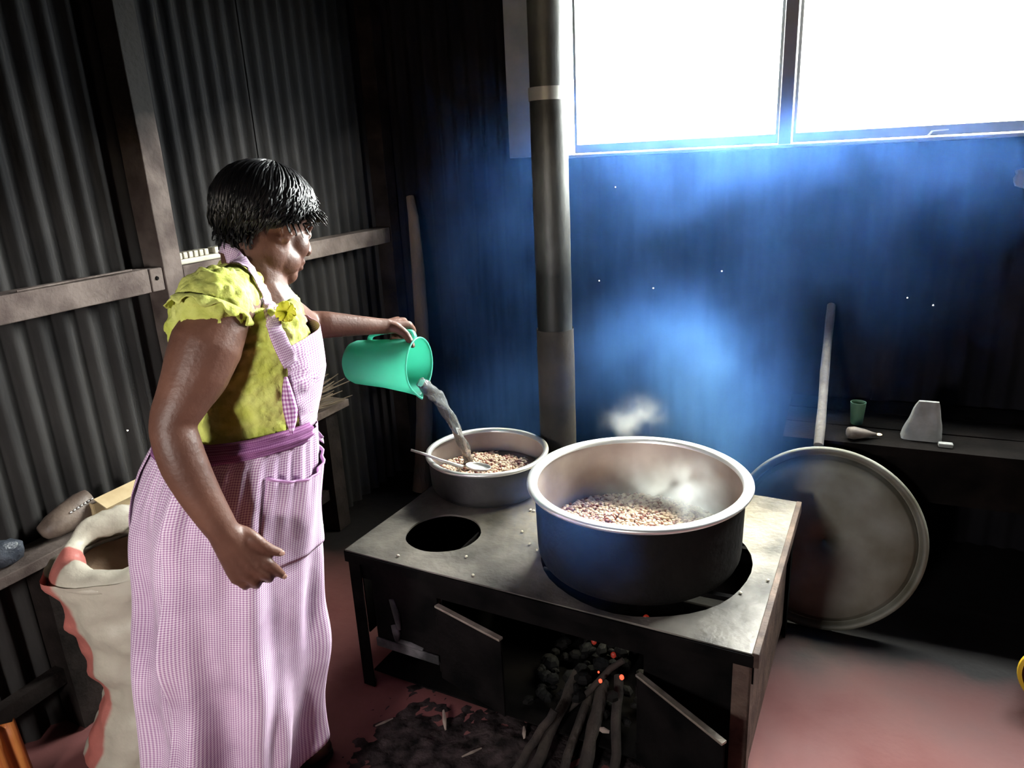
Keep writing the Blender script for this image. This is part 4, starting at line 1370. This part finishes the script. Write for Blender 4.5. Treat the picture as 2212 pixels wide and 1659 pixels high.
def hair_pt(az, ph, off=0.0):
    s, c = math.sin(ph), math.cos(ph)
    ra, rf, ru = 0.093, 0.116 if math.cos(az) < 0 else 0.108, 0.098
    return hd(math.sin(az) * s * (ra + off), -0.010 + math.cos(az) * s * (rf + off), 0.034 + c * (ru + off))


cap = MB()
def cap_pt(i, j):
    az = 2 * math.pi * i / 60; ph = hairline(az) * j / 20
    return hair_pt(az, ph, -0.006 + 0.004 * math.sin(az * 13 + ph * 5) * math.sin(ph))
cap.grid(cap_pt, 60, 21, wrap=True)
hair.add(cap.v, cap.f)
hr_ = random.Random(11)
for k in range(1500):
    az = hr_.uniform(0, 2 * math.pi)
    end = hairline(az) * hr_.uniform(0.80, 1.10)
    st = hr_.uniform(0.02, 0.75) * end
    layer = hr_.uniform(-0.002, 0.004)
    sw = 0.45 + 0.12 * hr_.uniform(-1, 1)
    amp, frq, phs = hr_.uniform(0.0025, 0.005), hr_.uniform(2.4, 2.8), hr_.uniform(0, 0.5)
    pts, rd = [], []
    n = 11
    curl = hr_.uniform(-0.010, 0.016)
    for q in range(n):
        t = q / (n - 1)
        ph = lerp(st, end, t)
        a2 = az + sw * (t ** 1.5) * 0.6 + 0.05 * math.sin(frq * 3 * t + phs)
        off = layer + amp * math.sin(2 * math.pi * frq * t * 0.7 + phs * 0.5 + az * 1.0) * t + curl * max(0, t - 0.72) * 3
        pts.append(hair_pt(a2, ph, off))
        w = hr_.uniform(0.9, 1.1) * math.sin(math.pi * min(1, 0.15 + 0.9 * t)) ** 0.7
        rd.append((0.0042 * w + 0.0006, 0.0018 * w + 0.0004))
    hair.tube(pts, rd, 5, up=HR.cross((pts[1] - pts[0]).normalized()) if abs(HR.dot((pts[1] - pts[0]).normalized())) < 0.9 else HF)
for k in range(170):      # loose curls along fringe and nape
    az = hr_.choice([hr_.uniform(-1.3, 1.6), hr_.uniform(2.2, 4.1)])
    p0_ = hairline(az) * hr_.uniform(0.9, 1.02)
    pts = []
    rr = hr_.uniform(0.005, 0.014); tw = hr_.uniform(3.5, 6.5); ph0 = hr_.uniform(0, 6)
    for q in range(9):
        t = q / 8
        pts.append(hair_pt(az + 0.10 * t + rr * 5 * math.cos(ph0 + tw * t), p0_ + 0.16 * t + rr * 4 * math.sin(ph0 + tw * t) * t, 0.004 + 0.020 * t + rr * math.sin(ph0 + tw * t)))
    hair.tube(pts, [0.0028 * (1 - 0.75 * q / 8) for q in range(9)], 5)
build('hair', hair, hairm, person, smooth=True)

# ---- blouse
M['blouse'] = mat('crinkled_lime_cotton', (0.46, 0.49, 0.09), (0.64, 0.66, 0.20), rough=0.85, scale=16, bump=0.7, bscale=38, ramp=(0.35, 0.65), spec=0.2)
bl = MB()
trunk(bl, 1.03, 1.275, 0.006, rows=24)
trunk(bl, 1.25, 1.338, 0.004, rows=10)
for s in (-1, 1):
    bl.ball(on_body(s * 0.55, 1.20, -0.072), (0.078, 0.078, 0.076), 16, 12)
limb(bl, [(wp(520, 622, -0.055), (0.048, 0.05)), (wp(485, 648, -0.125), (0.064, 0.06)), (wp(466, 655, -0.155), 0.069), (wp(461, 667, -0.163), 0.069)], 16)
limb(bl, [(wp(590, 640, 0.085), (0.040, 0.04)), (SHL + Vector((0, 0, -0.006)), 0.062), (SHL.lerp(ELL, 0.3), 0.062)], 16)
limb(bl, [(wp(505, 640, -0.02), 0.07), (wp(470, 700, -0.03), 0.10), (wp(520, 760, 0), 0.11)], 16)
limb(bl, [(wp(500, 600, 0.0), (0.045, 0.03)), (wp(470, 640, 0.03), 0.05)], 12)
bv, bnm = remeshed(bl, 0.006, 3)
nv_ = []
for p, n_ in zip(bv.v, bnm):
    q = Vector(p)
    w = abs(nz(q, 46)) * 0.012 + abs(nz(q, 95, 3)) * 0.005 - 0.003
    nv_.append(tuple(q + Vector(n_) * w))
bv.v = nv_
build('blouse', bv, M['blouse'], person, smooth=True)
# frilled sleeve edge and bow at the neck
fr = MB()
ca, cb_ = wp(459, 664, -0.165), wp(447, 704, -0.180)
ax_ = (cb_ - ca).normalized(); e1 = ax_.orthogonal().normalized(); e2 = ax_.cross(e1)
fr.grid(lambda i, j: ca + ax_ * (0.016 * j / 3 + 0.008 * math.sin(i * 0.9) * j / 3) + (e1 * math.cos(2 * math.pi * i / 64) + e2 * math.sin(2 * math.pi * i / 64)) * (0.069 + 0.006 * j / 3 + 0.005 * math.sin(i * 1.5) * j / 3), 64, 4, wrap=True)
build('sleeve_frill', fr, M['blouse'], person, smooth=True, solid=0.002)
# ---- checked apron and skirt
M['check'] = gingham('lilac_gingham', (0.84, 0.75, 0.83), (0.62, 0.44, 0.61), (0.36, 0.17, 0.35), 0.0050)
M['check_dark'] = gingham('plum_gingham', (0.40, 0.20, 0.37), (0.26, 0.09, 0.24), (0.16, 0.04, 0.14), 0.0058)
M['check_flap'] = gingham('lilac_gingham_flap', (0.85, 0.72, 0.86), (0.55, 0.30, 0.55), (0.32, 0.10, 0.30), 0.0095)
ZW = wp(540, 928).z          # waist line


def hem(th):
    return 0.085 + 0.20 * max(0.0, math.cos(th - 0.05)) ** 1.6


def folds(th, z, seed=0.0):
    t = min(1.0, max(0.0, (ZW - z) / 0.75))
    f = 0.019 * math.sin(7 * th + 1.2 + 2.5 * t + seed) + 0.007 * math.sin(12 * th - 1.0 * t + 0.7 + seed) + 0.004 * math.sin(19 * th + 2.0 * t)
    pl = 0.0035 * math.sin(34 * th) * math.exp(-((t - 0.08) / 0.12) ** 2)
    g = 0.022 * nz((math.cos(th) * 1.4, math.sin(th) * 1.4, z * 2.4), 2.0, seed)
    return f * (0.12 + 1.0 * t ** 0.8) + pl + g * min(1, 3 * t)


def cloth(name, m, parent, th0, th1, zt, zb, off, nu, nv, extra=None, wrap=False, solid=0.0015, seed=0.0):
    mb = MB()
    def P(i, j):
        th = lerp(th0, th1, i / (nu if wrap else nu - 1))
        a, b = (zt(th) if callable(zt) else zt), (zb(th) if callable(zb) else zb)
        z = lerp(a, b, j / (nv - 1))
        o = off + folds(th, z, seed) + (extra(th, z, i / (nu - 1), j / (nv - 1)) if extra else 0)
        return on_body(th, z, o)
    arc = 0.175
    def UV(i, j):
        th = lerp(th0, th1, i / (nu if wrap else nu - 1))
        a, b = (zt(th) if callable(zt) else zt), (zb(th) if callable(zb) else zb)
        return (th * arc, lerp(a, b, j / (nv - 1)))
    mb.grid(P, nu, nv, wrap=wrap, uv=UV)
    return build(name, mb, m, parent, smooth=True, solid=solid)


cloth('skirt', M['check'], person, 0, 2 * math.pi, ZW + 0.012, hem, 0.008, 220, 60, wrap=True)
apron = cloth('apron', M['check'], person, math.radians(-150), math.radians(146), ZW + 0.010, lambda th: hem(th) + 0.01, 0.018, 200, 60, extra=lambda th, z, u, v: 0.012 * max(0, (u - 0.965) / 0.035) * (0.6 + math.sin(v * 19)) + 0.005 * max(0, (u - 0.9) / 0.1))
from mathutils.bvhtree import BVHTree
_cv = list(bv.v) + list(bm_.v)
_cf = list(bv.f) + [tuple(q + len(bv.v) for q in f_) for f_ in bm_.f]
CLOTH = BVHTree.FromPolygons(_cv, _cf)


def on_cloth(x, y, lift):
    h = CLOTH.ray_cast(CP, ray(x, y).normalized())
    return h[0] + ((CP - h[0]).normalized() * 0.5 + h[1] * 0.5) * lift


def clear(p, gap=0.006):
    """keep a cloth point outside the blouse and body"""
    for _ in range(2):
        h = CLOTH.find_nearest(p)
        if (p - h[0]).dot(h[1]) < gap:
            p = h[0] + h[1] * gap
    return p


def body_n(p, t):
    h = CLOTH.find_nearest(p)
    return (h[1] + (CP - p).normalized() * 0.6).normalized()


# bib: near edge lies on the blouse, the front stands a little away from the chest
BE = [(606, 752), (616, 790), (626, 830), (635, 870), (643, 905), (648, 934)]
bib_rows = []
for v in range(26):
    q = v / 25 * 5; a = min(4, int(q)); t = q - a
    xe, ye = lerp(BE[a][0], BE[a + 1][0], t), lerp(BE[a][1], BE[a + 1][1], t)
    pe = on_cloth(xe, ye, 0.010)
    zz = pe.z + 0.012 * (1 - v / 25)
    gap = 0.030 - 0.014 * v / 25
    key = [pe, on_body(0.75, zz, gap * 0.9), on_body(0.30, zz + 0.006 * (1 - v / 25), gap + 0.004), on_body(-0.3, zz, gap), on_body(-0.8, zz, gap * 0.8), on_body(-1.25, zz, 0.014)]
    bib_rows.append([clear(p) for p, rr in smooth_path([(p, 0) for p in key], 7)])
nbib = len(bib_rows[0])
mbb = MB()
mbb.grid(lambda i, j: bib_rows[j][i], nbib, 26, uv=lambda i, j: (i / (nbib - 1) * 0.36, j / 25 * 0.22))
bib = build('bib', mbb, M['check'], apron, smooth=True, solid=0.0015)


def ribbon(name, pts, widths, m, parent, normal_fn, wave=0.0, nw=5, solid=0.0014, k=6, gap=0.004):
    sp = [p for p, r in smooth_path([(p, 0) for p in pts], k)]
    mb = MB(); L_ = [0]
    for a, b in zip(sp, sp[1:]):
        L_.append(L_[-1] + (b - a).length)
    def P(i, j):
        t = i / (len(sp) - 1)
        T = (sp[min(i + 1, len(sp) - 1)] - sp[max(i - 1, 0)]).normalized()
        N = normal_fn(sp[i], t); sd = T.cross(N).normalized()
        w = interp([(q / (len(widths) - 1), ww) for q, ww in enumerate(widths)], t)[0]
        s = (j / (nw - 1) - 0.5)
        return clear(sp[i] + sd * (w * s), gap) + N * (wave * math.sin(9 * t + 6 * s) + wave * 0.6 * math.sin(17 * s + 5 * t))
    mb.grid(P, len(sp), nw, uv=lambda i, j: (L_[i], (j / (nw - 1)) * 0.05))
    return build(name, mb, m, parent, smooth=True, solid=solid)


ribbon('neck_strap', [on_cloth(622, 785, 0.018), on_cloth(607, 745, 0.014), on_cloth(590, 698, 0.010), on_cloth(571, 650, 0.012), on_cloth(554, 612, 0.012), on_cloth(535, 582, 0.012), on_cloth(512, 557, 0.012), wp(497, 548, -0.02), wp(497, 548, 0.035), wp(530, 572, 0.09)], [0.032, 0.032, 0.030, 0.028, 0.028, 0.030, 0.034, 0.036, 0.034, 0.03], M['check'], apron, body_n, wave=0.001)
ribbon('neck_strap', [wp(530, 572, 0.09), wp(565, 620, 0.115), wp(600, 680, 0.12), bib_rows[0][-2]], [0.03, 0.03, 0.03, 0.03], M['check'], apron, lambda p, t: (FW * 0.5 + LF * 0.5 + Vector((0, 0, 0.5))).normalized(), wave=0.001)
bow = MB()
bc_ = on_cloth(619, 674, 0.010)
for k in range(9):
    t = 2 * math.pi * k / 9 + 0.3
    u_ = (CR * math.cos(t) + CU * math.sin(t)); w_ = (-CF * 0.9 + u_ * 0.4).normalized()
    sd = u_.cross(w_).normalized()
    bow.grid(lambda i, j: bc_ + u_ * (0.017 * i / 4) + sd * (0.011 * (j - 2) / 2 * math.sin(math.pi * (0.15 + 0.8 * i / 4))) + w_ * (0.006 * math.sin(math.pi * i / 4) + 0.006 * abs(j - 2) / 2 + 0.003 * (k % 3)), 5, 5)
build('bow', bow, mat('bright_yellow_ribbon', (0.62, 0.60, 0.03), (0.74, 0.70, 0.06), rough=0.7, scale=30), person, smooth=True, solid=0.0015)

# waist tie
mt_ = MB()
def tieP(i, j):
    th = lerp(math.radians(60), math.radians(290), i / 159)
    s = j / 8
    z = ZW + 0.030 - 0.040 * s + 0.008 * math.sin(th * 1.5 - 0.8)
    return on_body(th, z, 0.020 + 0.013 * math.sin(math.pi * s) + 0.004 * math.sin(s * 17 + th * 3) + 0.003 * nz((th * 3, s * 2, 0), 2))
mt_.grid(tieP, 160, 9, uv=lambda i, j: (i / 159 * 1.1, j / 8 * 0.06))
build('waist_tie', mt_, M['check_dark'], apron, smooth=True, solid=0.0015)
# flap of cloth folded out at the side of the bib, and the tie end in front
fl = MB()
FE = [((614, 814), (620, 814)), ((610, 838), (629, 838)), ((609, 862), (637, 862)), ((612, 888), (643, 884)), ((618, 912), (641, 908)), ((628, 937), (632, 937))]
def flapP(i, j):
    v = i / 15 * 5; a = min(4, int(v)); t = v - a; s = j / 6
    (l0, r0), (l1, r1) = FE[a], FE[a + 1]
    x0, y0 = lerp(l0[0], l1[0], t), lerp(l0[1], l1[1], t); x1, y1 = lerp(r0[0], r1[0], t), lerp(r0[1], r1[1], t)
    d_ = lerp(FD[0], FD[1], i / 15)
    return at_d(lerp(x0, x1, s), lerp(y0, y1, s), d_ - 0.012 * math.sin(math.pi * s))
FD = [(on_cloth(617, 816, 0.014) - CP).dot(CF), (on_cloth(632, 930, 0.024) - CP).dot(CF) - 0.012]
fl.grid(flapP, 16, 7, uv=lambda i, j: (i / 15 * 0.12, j / 6 * 0.04))
build('side_flap', fl, M['check_flap'], apron, smooth=True, solid=0.0015)
te = MB()
t0_ = wp(668, 890, 0.05)
te.grid(lambda i, j: t0_ + CR * (0.034 * i / 5) - CU * (0.012 + 0.052 * (i / 5) ** 0.8 * 0.9 + 0.030 * j / 4 * (1 - 0.55 * i / 5)) + VD * (0.006 * math.sin(j * 1.2)), 6, 5, uv=lambda i, j: (i * 0.008, j * 0.008))
build('tie_end', te, M['check'], apron, smooth=True, solid=0.0015)
# pocket patch on the hip
zp1, zp0 = wp(560, 1035, -0.18).z, wp(560, 1245, -0.18).z
pm_ = MB()
def pockP(i, j):
    u, v = i / 29, j / 27
    th = lerp(math.radians(28), math.radians(92), u)
    sag = 0.030 * math.sin(math.pi * u) * (1 - v) ** 2
    z = lerp(zp1, zp0 + 0.02 * abs(u - 0.35), v) - sag
    o = 0.0225 + folds(th, z) + 0.012 * math.sin(math.pi * u) * (1 - v) ** 1.5 + 0.004 * math.sin(math.pi * v) * math.sin(math.pi * u)
    return on_body(th, z, o)
pm_.grid(pockP, 30, 28, uv=lambda i, j: (i / 29 * 0.195 + 0.003, j / 27 * 0.22))
pk_ = build('pocket', pm_, M['check'], apron, smooth=True, solid=0.0018)
hm_ = MB()
hm_.tube([pockP(i, 0) for i in range(30)], (0.0045, 0.0025), 6)
build('pocket_hem', hm_, M['check_flap'], pk_, smooth=True)
# sandals
sand = mat('dark_sandal', (0.02, 0.015, 0.013), (0.04, 0.03, 0.025), rough=0.7, scale=20)
for s in (-1, 1):
    base = hipc + LF * (0.085 * s) + FW * (0.02 * s)
    so = MB()
    def soleP(i, j):
        t = 2 * math.pi * i / 28
        p = base + FW * (0.062 + 0.128 * math.cos(t)) + LF * (0.046 * math.sin(t) * (1 + 0.12 * math.cos(t)))
        return (p.x, p.y, 0.002 + 0.016 * j)
    so.grid(soleP, 28, 2, wrap=True)
    so.f.append(tuple(i * 2 for i in range(27, -1, -1))); so.f.append(tuple(i * 2 + 1 for i in range(28)))
    sd_ = build('sandal', so, sand, person)
    build('strap', MB().tube([base + FW * 0.09 + LF * (0.046 * math.cos(t)) + Vector((0, 0, 0.016 + 0.052 * math.sin(t))) for t in [math.pi * k / 10 for k in range(11)]], (0.012, 0.003), 8, up=FW), sand, sd_, smooth=True)

# ------------------------------------------------------------------ jug and water
jugm = bpy.data.materials.new('teal_translucent_plastic')
_nt, _b = nodes_of(jugm)
_b.inputs['Base Color'].default_value = (0.16, 0.60, 0.48, 1); _b.inputs['Roughness'].default_value = 0.35
_tl = _nt.nodes.new('ShaderNodeBsdfTranslucent'); _tl.inputs['Color'].default_value = (0.26, 0.80, 0.64, 1)
_mx = _nt.nodes.new('ShaderNodeMixShader'); _mx.inputs[0].default_value = 0.5
_nt.links.new(_b.outputs[0], _mx.inputs[1]); _nt.links.new(_tl.outputs[0], _mx.inputs[2]); _nt.links.new(_mx.outputs[0], _nt.nodes['Material Output'].inputs[0])
j0, j1 = at_d(767, 782, 2.165), at_d(903, 789, 2.09)
JA = (j1 - j0).normalized()
JU = (CU - JA * CU.dot(JA)).normalized()
JN = JA.cross(JU)
if JN.dot(CF) > 0:
    JN = -JN
jl = (j1 - j0).length
jug = thing('jug', 'translucent teal plastic jug tipped to pour, held by its handle', 'jug', j0)
prof = [(-0.018, 0.0005), (-0.018, 0.030), (-0.015, 0.045), (-0.005, 0.058), (0.012, 0.0645), (0.05, 0.067), (jl * 0.5, 0.0705), (jl * 0.8, 0.0745), (jl, 0.078), (jl + 0.004, 0.080)]
jb = MB()
def jugP(i, j):
    t = 2 * math.pi * i / 56
    a, r = prof[j]
    down = max(0.0, math.cos(t - math.pi))          # towards the spout (underside)
    k = max(0.0, (j - 6) / 3)
    sp_ = max(0.0, 1 - (abs(t - math.pi) / 0.42)) ** 1.3 * k
    return j0 + JA * (a + 0.014 * sp_ - 0.000 * down) + (JU * math.cos(t) + JN * math.sin(t)) * (r + 0.016 * sp_)
jb.grid(jugP, 56, len(prof), wrap=True)
build('body', jb, jugm, jug, smooth=True, solid=0.002)
rimp = [jugP(i % 56, len(prof) - 1) for i in range(57)]
build('rim', MB().tube(rimp, 0.003, 8, caps=False), jugm, jug, smooth=True)
ha = j0 + JA * (jl * 0.22) + JU * 0.066
hb = j0 + JA * (jl * 0.93) + JU * 0.076
hp = [ha, ha + JU * 0.012 + JA * 0.004, at_d(812, 722, 2.13), at_d(840, 717, 2.12), at_d(866, 716, 2.108), at_d(888, 716, 2.096), hb + JU * 0.010 - JA * 0.002, hb]
sp = smooth_path([(p, (0.011, 0.0055)) for p in hp], 5)
build('handle', MB().tube([p for p, r in sp], [r for p, r in sp], 12, up=JN), jugm, jug, smooth=True)

waterm = bpy.data.materials.new('clear_water')
_nt, _b = nodes_of(waterm)
_b.inputs['Base Color'].default_value = (0.93, 0.97, 1.0, 1); _b.inputs['Roughness'].default_value = 0.03; _b.inputs['IOR'].default_value = 1.33; _b.inputs['Transmission Weight'].default_value = 0.85
spout = jugP(28, len(prof) - 1)
land = at_z(1014, 992, 0.556)
ws = MB()
pts, rd = [], []
PXW = [(905, 824), (921, 836), (944, 858), (966, 890), (984, 924), (998, 955), (1008, 978), (1014, 994)]
tl_ = (land - CP).dot(CF)
ts_ = (spout - CP).dot(CF)
for q, (x_, y_) in enumerate(PXW):
    u = q / (len(PXW) - 1)
    t_ = lerp(ts_ - 0.005, tl_, max(0, (u - 0.1) / 0.9) ** 1.15)
    pts.append(at_d(x_, y_, t_))
wr = [0.013, 0.019, 0.020, 0.018, 0.0165, 0.0165, 0.018, 0.021]
sp = smooth_path([(p, (r, r * 0.62)) for p, r in zip(pts, wr)], 8)
n = 20
ws.tube([p for p, r in sp], [r for p, r in sp], n, up=CU)
for i_, v in enumerate(ws.v):
    ring = i_ // n; k = i_ % n
    c = sp[min(ring, len(sp) - 1)][0]
    d_ = Vector(v) - c
    f_ = 1 + 0.22 * math.sin(3 * 2 * math.pi * k / n + ring * 0.42) * min(1, ring / 12) + 0.25 * nz((math.cos(2 * math.pi * k / n), math.sin(2 * math.pi * k / n), ring * 0.16), 2.0)
    ws.v[i_] = tuple(c + d_ * f_)
o = build('water_stream', ws, waterm, loc=pts[-1], smooth=True)
tag(o, 'clear stream of water falling from the jug into the smaller pot', 'water')

# ------------------------------------------------------------------ smoke and steam: real scattering volumes lit by the daylight
def volume(name, label, lo, hi, res, blobs, color, base, noise_scale, contrast, aniso, seed=0.0, step=1.0, cat='smoke', fine=0.0):
    """a voxel cloud: density field of soft puffs broken up by noise, sampled once by a Volume Cube node"""
    m = bpy.data.materials.new(name)
    m.use_nodes = True
    nt = m.node_tree
    nt.nodes.remove(nt.nodes['Principled BSDF'])
    at = nt.nodes.new('ShaderNodeAttribute'); at.attribute_name = 'density'
    vs = nt.nodes.new('ShaderNodeVolumeScatter'); vs.inputs['Color'].default_value = (*color, 1); vs.inputs['Anisotropy'].default_value = aniso
    nt.links.new(at.outputs['Fac'], vs.inputs['Density'])
    nt.links.new(vs.outputs[0], nt.nodes['Material Output'].inputs['Volume'])
    m.cycles.volume_step_rate = step
    g = bpy.data.node_groups.new(name + '_cloud', 'GeometryNodeTree')
    g.interface.new_socket('Geometry', in_out='INPUT', socket_type='NodeSocketGeometry')
    g.interface.new_socket('Geometry', in_out='OUTPUT', socket_type='NodeSocketGeometry')
    N, L = g.nodes.new, g.links.new
    N('NodeGroupInput')
    out = N('NodeGroupOutput')
    pos = N('GeometryNodeInputPosition').outputs[0]
    # swirl the lookup position so puffs get ragged edges
    wn = N('ShaderNodeTexNoise'); wn.inputs['Scale'].default_value = noise_scale * 0.6; wn.inputs['Detail'].default_value = 3
    L(pos, wn.inputs['Vector'])
    ws_ = N('ShaderNodeVectorMath'); ws_.operation = 'SUBTRACT'; ws_.inputs[1].default_value = (0.5, 0.5, 0.5); L(wn.outputs['Color'], ws_.inputs[0])
    wm = N('ShaderNodeVectorMath'); wm.operation = 'SCALE'; wm.inputs['Scale'].default_value = 1.1 / noise_scale; L(ws_.outputs[0], wm.inputs[0])
    wa = N('ShaderNodeVectorMath'); wa.operation = 'ADD'; L(pos, wa.inputs[0]); L(wm.outputs[0], wa.inputs[1])
    tot = None
    for (c, r, A) in blobs:
        sub = N('ShaderNodeVectorMath'); sub.operation = 'SUBTRACT'; sub.inputs[1].default_value = c; L(wa.outputs[0], sub.inputs[0])
        sc = N('ShaderNodeVectorMath'); sc.operation = 'DIVIDE'; sc.inputs[1].default_value = r if hasattr(r, '__len__') else (r, r, r); L(sub.outputs[0], sc.inputs[0])
        dt = N('ShaderNodeVectorMath'); dt.operation = 'DOT_PRODUCT'; L(sc.outputs[0], dt.inputs[0]); L(sc.outputs[0], dt.inputs[1])
        ng = N('ShaderNodeMath'); ng.operation = 'MULTIPLY'; ng.inputs[1].default_value = -1; L(dt.outputs['Value'], ng.inputs[0])
        ex = N('ShaderNodeMath'); ex.operation = 'EXPONENT'; L(ng.outputs[0], ex.inputs[0])
        ml = N('ShaderNodeMath'); ml.operation = 'MULTIPLY_ADD'; ml.inputs[1].default_value = A; L(ex.outputs[0], ml.inputs[0])
        if tot is None:
            ml.inputs[2].default_value = base
        else:
            L(tot.outputs[0], ml.inputs[2])
        tot = ml
    of = N('ShaderNodeVectorMath'); of.operation = 'ADD'; of.inputs[1].default_value = (seed, seed * 2, -seed); L(wa.outputs[0], of.inputs[0])
    ns = N('ShaderNodeTexNoise'); ns.inputs['Scale'].default_value = noise_scale; ns.inputs['Detail'].default_value = 4; ns.inputs['Distortion'].default_value = 0.5; L(of.outputs[0], ns.inputs['Vector'])
    mr = N('ShaderNodeMapRange'); mr.inputs['From Min'].default_value, mr.inputs['From Max'].default_value = contrast
    L(ns.outputs[0], mr.inputs['Value'])
    fin = N('ShaderNodeMath'); fin.operation = 'MULTIPLY'; L(tot.outputs[0], fin.inputs[0]); L(mr.outputs[0], fin.inputs[1])
    cut = N('ShaderNodeMath'); cut.operation = 'SUBTRACT'; cut.inputs[1].default_value = 0.012; L(fin.outputs[0], cut.inputs[0])
    mxm = N('ShaderNodeMath'); mxm.operation = 'MAXIMUM'; mxm.inputs[1].default_value = 0.0; L(cut.outputs[0], mxm.inputs[0])
    vc = N('GeometryNodeVolumeCube')
    L(mxm.outputs[0], vc.inputs['Density'])
    base_l = Vector(((lo[0] + hi[0]) / 2, (lo[1] + hi[1]) / 2, lo[2]))
    vc.inputs['Min'].default_value = lo
    vc.inputs['Max'].default_value = hi
    vc.inputs['Resolution X'].default_value, vc.inputs['Resolution Y'].default_value, vc.inputs['Resolution Z'].default_value = res
    sm = N('GeometryNodeSetMaterial'); sm.inputs['Material'].default_value = m
    L(vc.outputs[0], sm.inputs[0]); L(sm.outputs[0], out.inputs[0])
    o = build(name, MB().minmax(lo, hi), m)
    md = o.modifiers.new('cloud', 'NODES'); md.node_group = g
    tag(o, label, cat, kind='stuff')
    return o


def vz(p, Y):
    q = at_y(p[0], p[1], Y)
    return (q.x, q.y, q.z)


volume('smoke', 'drifting blue wood smoke above the stove and under the window', (-1.9, 1.15, 0.50), (1.0, 3.12, 2.40), (73, 49, 48),
       [(vz((1525, 835), 2.40), (0.19, 0.25, 0.22), 2.6),
        (vz((1450, 735), 2.50), (0.22, 0.25, 0.13), 1.2),
        (vz((1430, 540), 2.80), (0.60, 0.25, 0.40), 0.27),
        (vz((1800, 620), 2.85), (0.45, 0.25, 0.40), 0.13),
        (vz((1600, 930), 2.30), (0.12, 0.2, 0.14), 1.2),
        (vz((1330, 770), 2.55), (0.22, 0.25, 0.14), 0.8),
        (vz((1110, 880), 2.45), (0.22, 0.25, 0.17), 1.0),
        (vz((1530, 370), 2.95), (0.28, 0.2, 0.22), 0.6),
        (vz((1300, 400), 2.95), (0.28, 0.2, 0.35), 0.28),
        (vz((1060, 600), 2.85), (0.34, 0.25, 0.5), 0.42),
        (vz((1800, 350), 2.95), (0.30, 0.2, 0.14), 0.42),
        (vz((2080, 390), 2.95), (0.30, 0.2, 0.16), 0.25),
        (vz((1290, 1180), 1.44), (0.11, 0.07, 0.09), 1.9),
        (vz((1160, 1120), 1.60), (0.07, 0.07, 0.08), 1.4)],
       (0.12, 0.33, 1.0), 0.0, 4.2, (0.28, 0.68), 0.35, seed=2.0, step=5.0)
volume('steam', 'white steam curling up from the large pot', (-0.80, 1.50, 0.565), (-0.12, 2.25, 1.0), (80, 88, 52),
       [(vz((1490, 1085), 1.80), (0.06, 0.08, 0.07), 13.0),
        (vz((1440, 1050), 1.90), (0.11, 0.10, 0.06), 8.0),
        (vz((1400, 890), 2.0), (0.045, 0.05, 0.035), 9.0),
        (vz((1345, 915), 2.0), (0.05, 0.05, 0.03), 8.0)],
       (0.92, 0.96, 1.0), 0.0, 14.0, (0.46, 0.66), 0.2, seed=5.0, step=5.0, cat='steam')
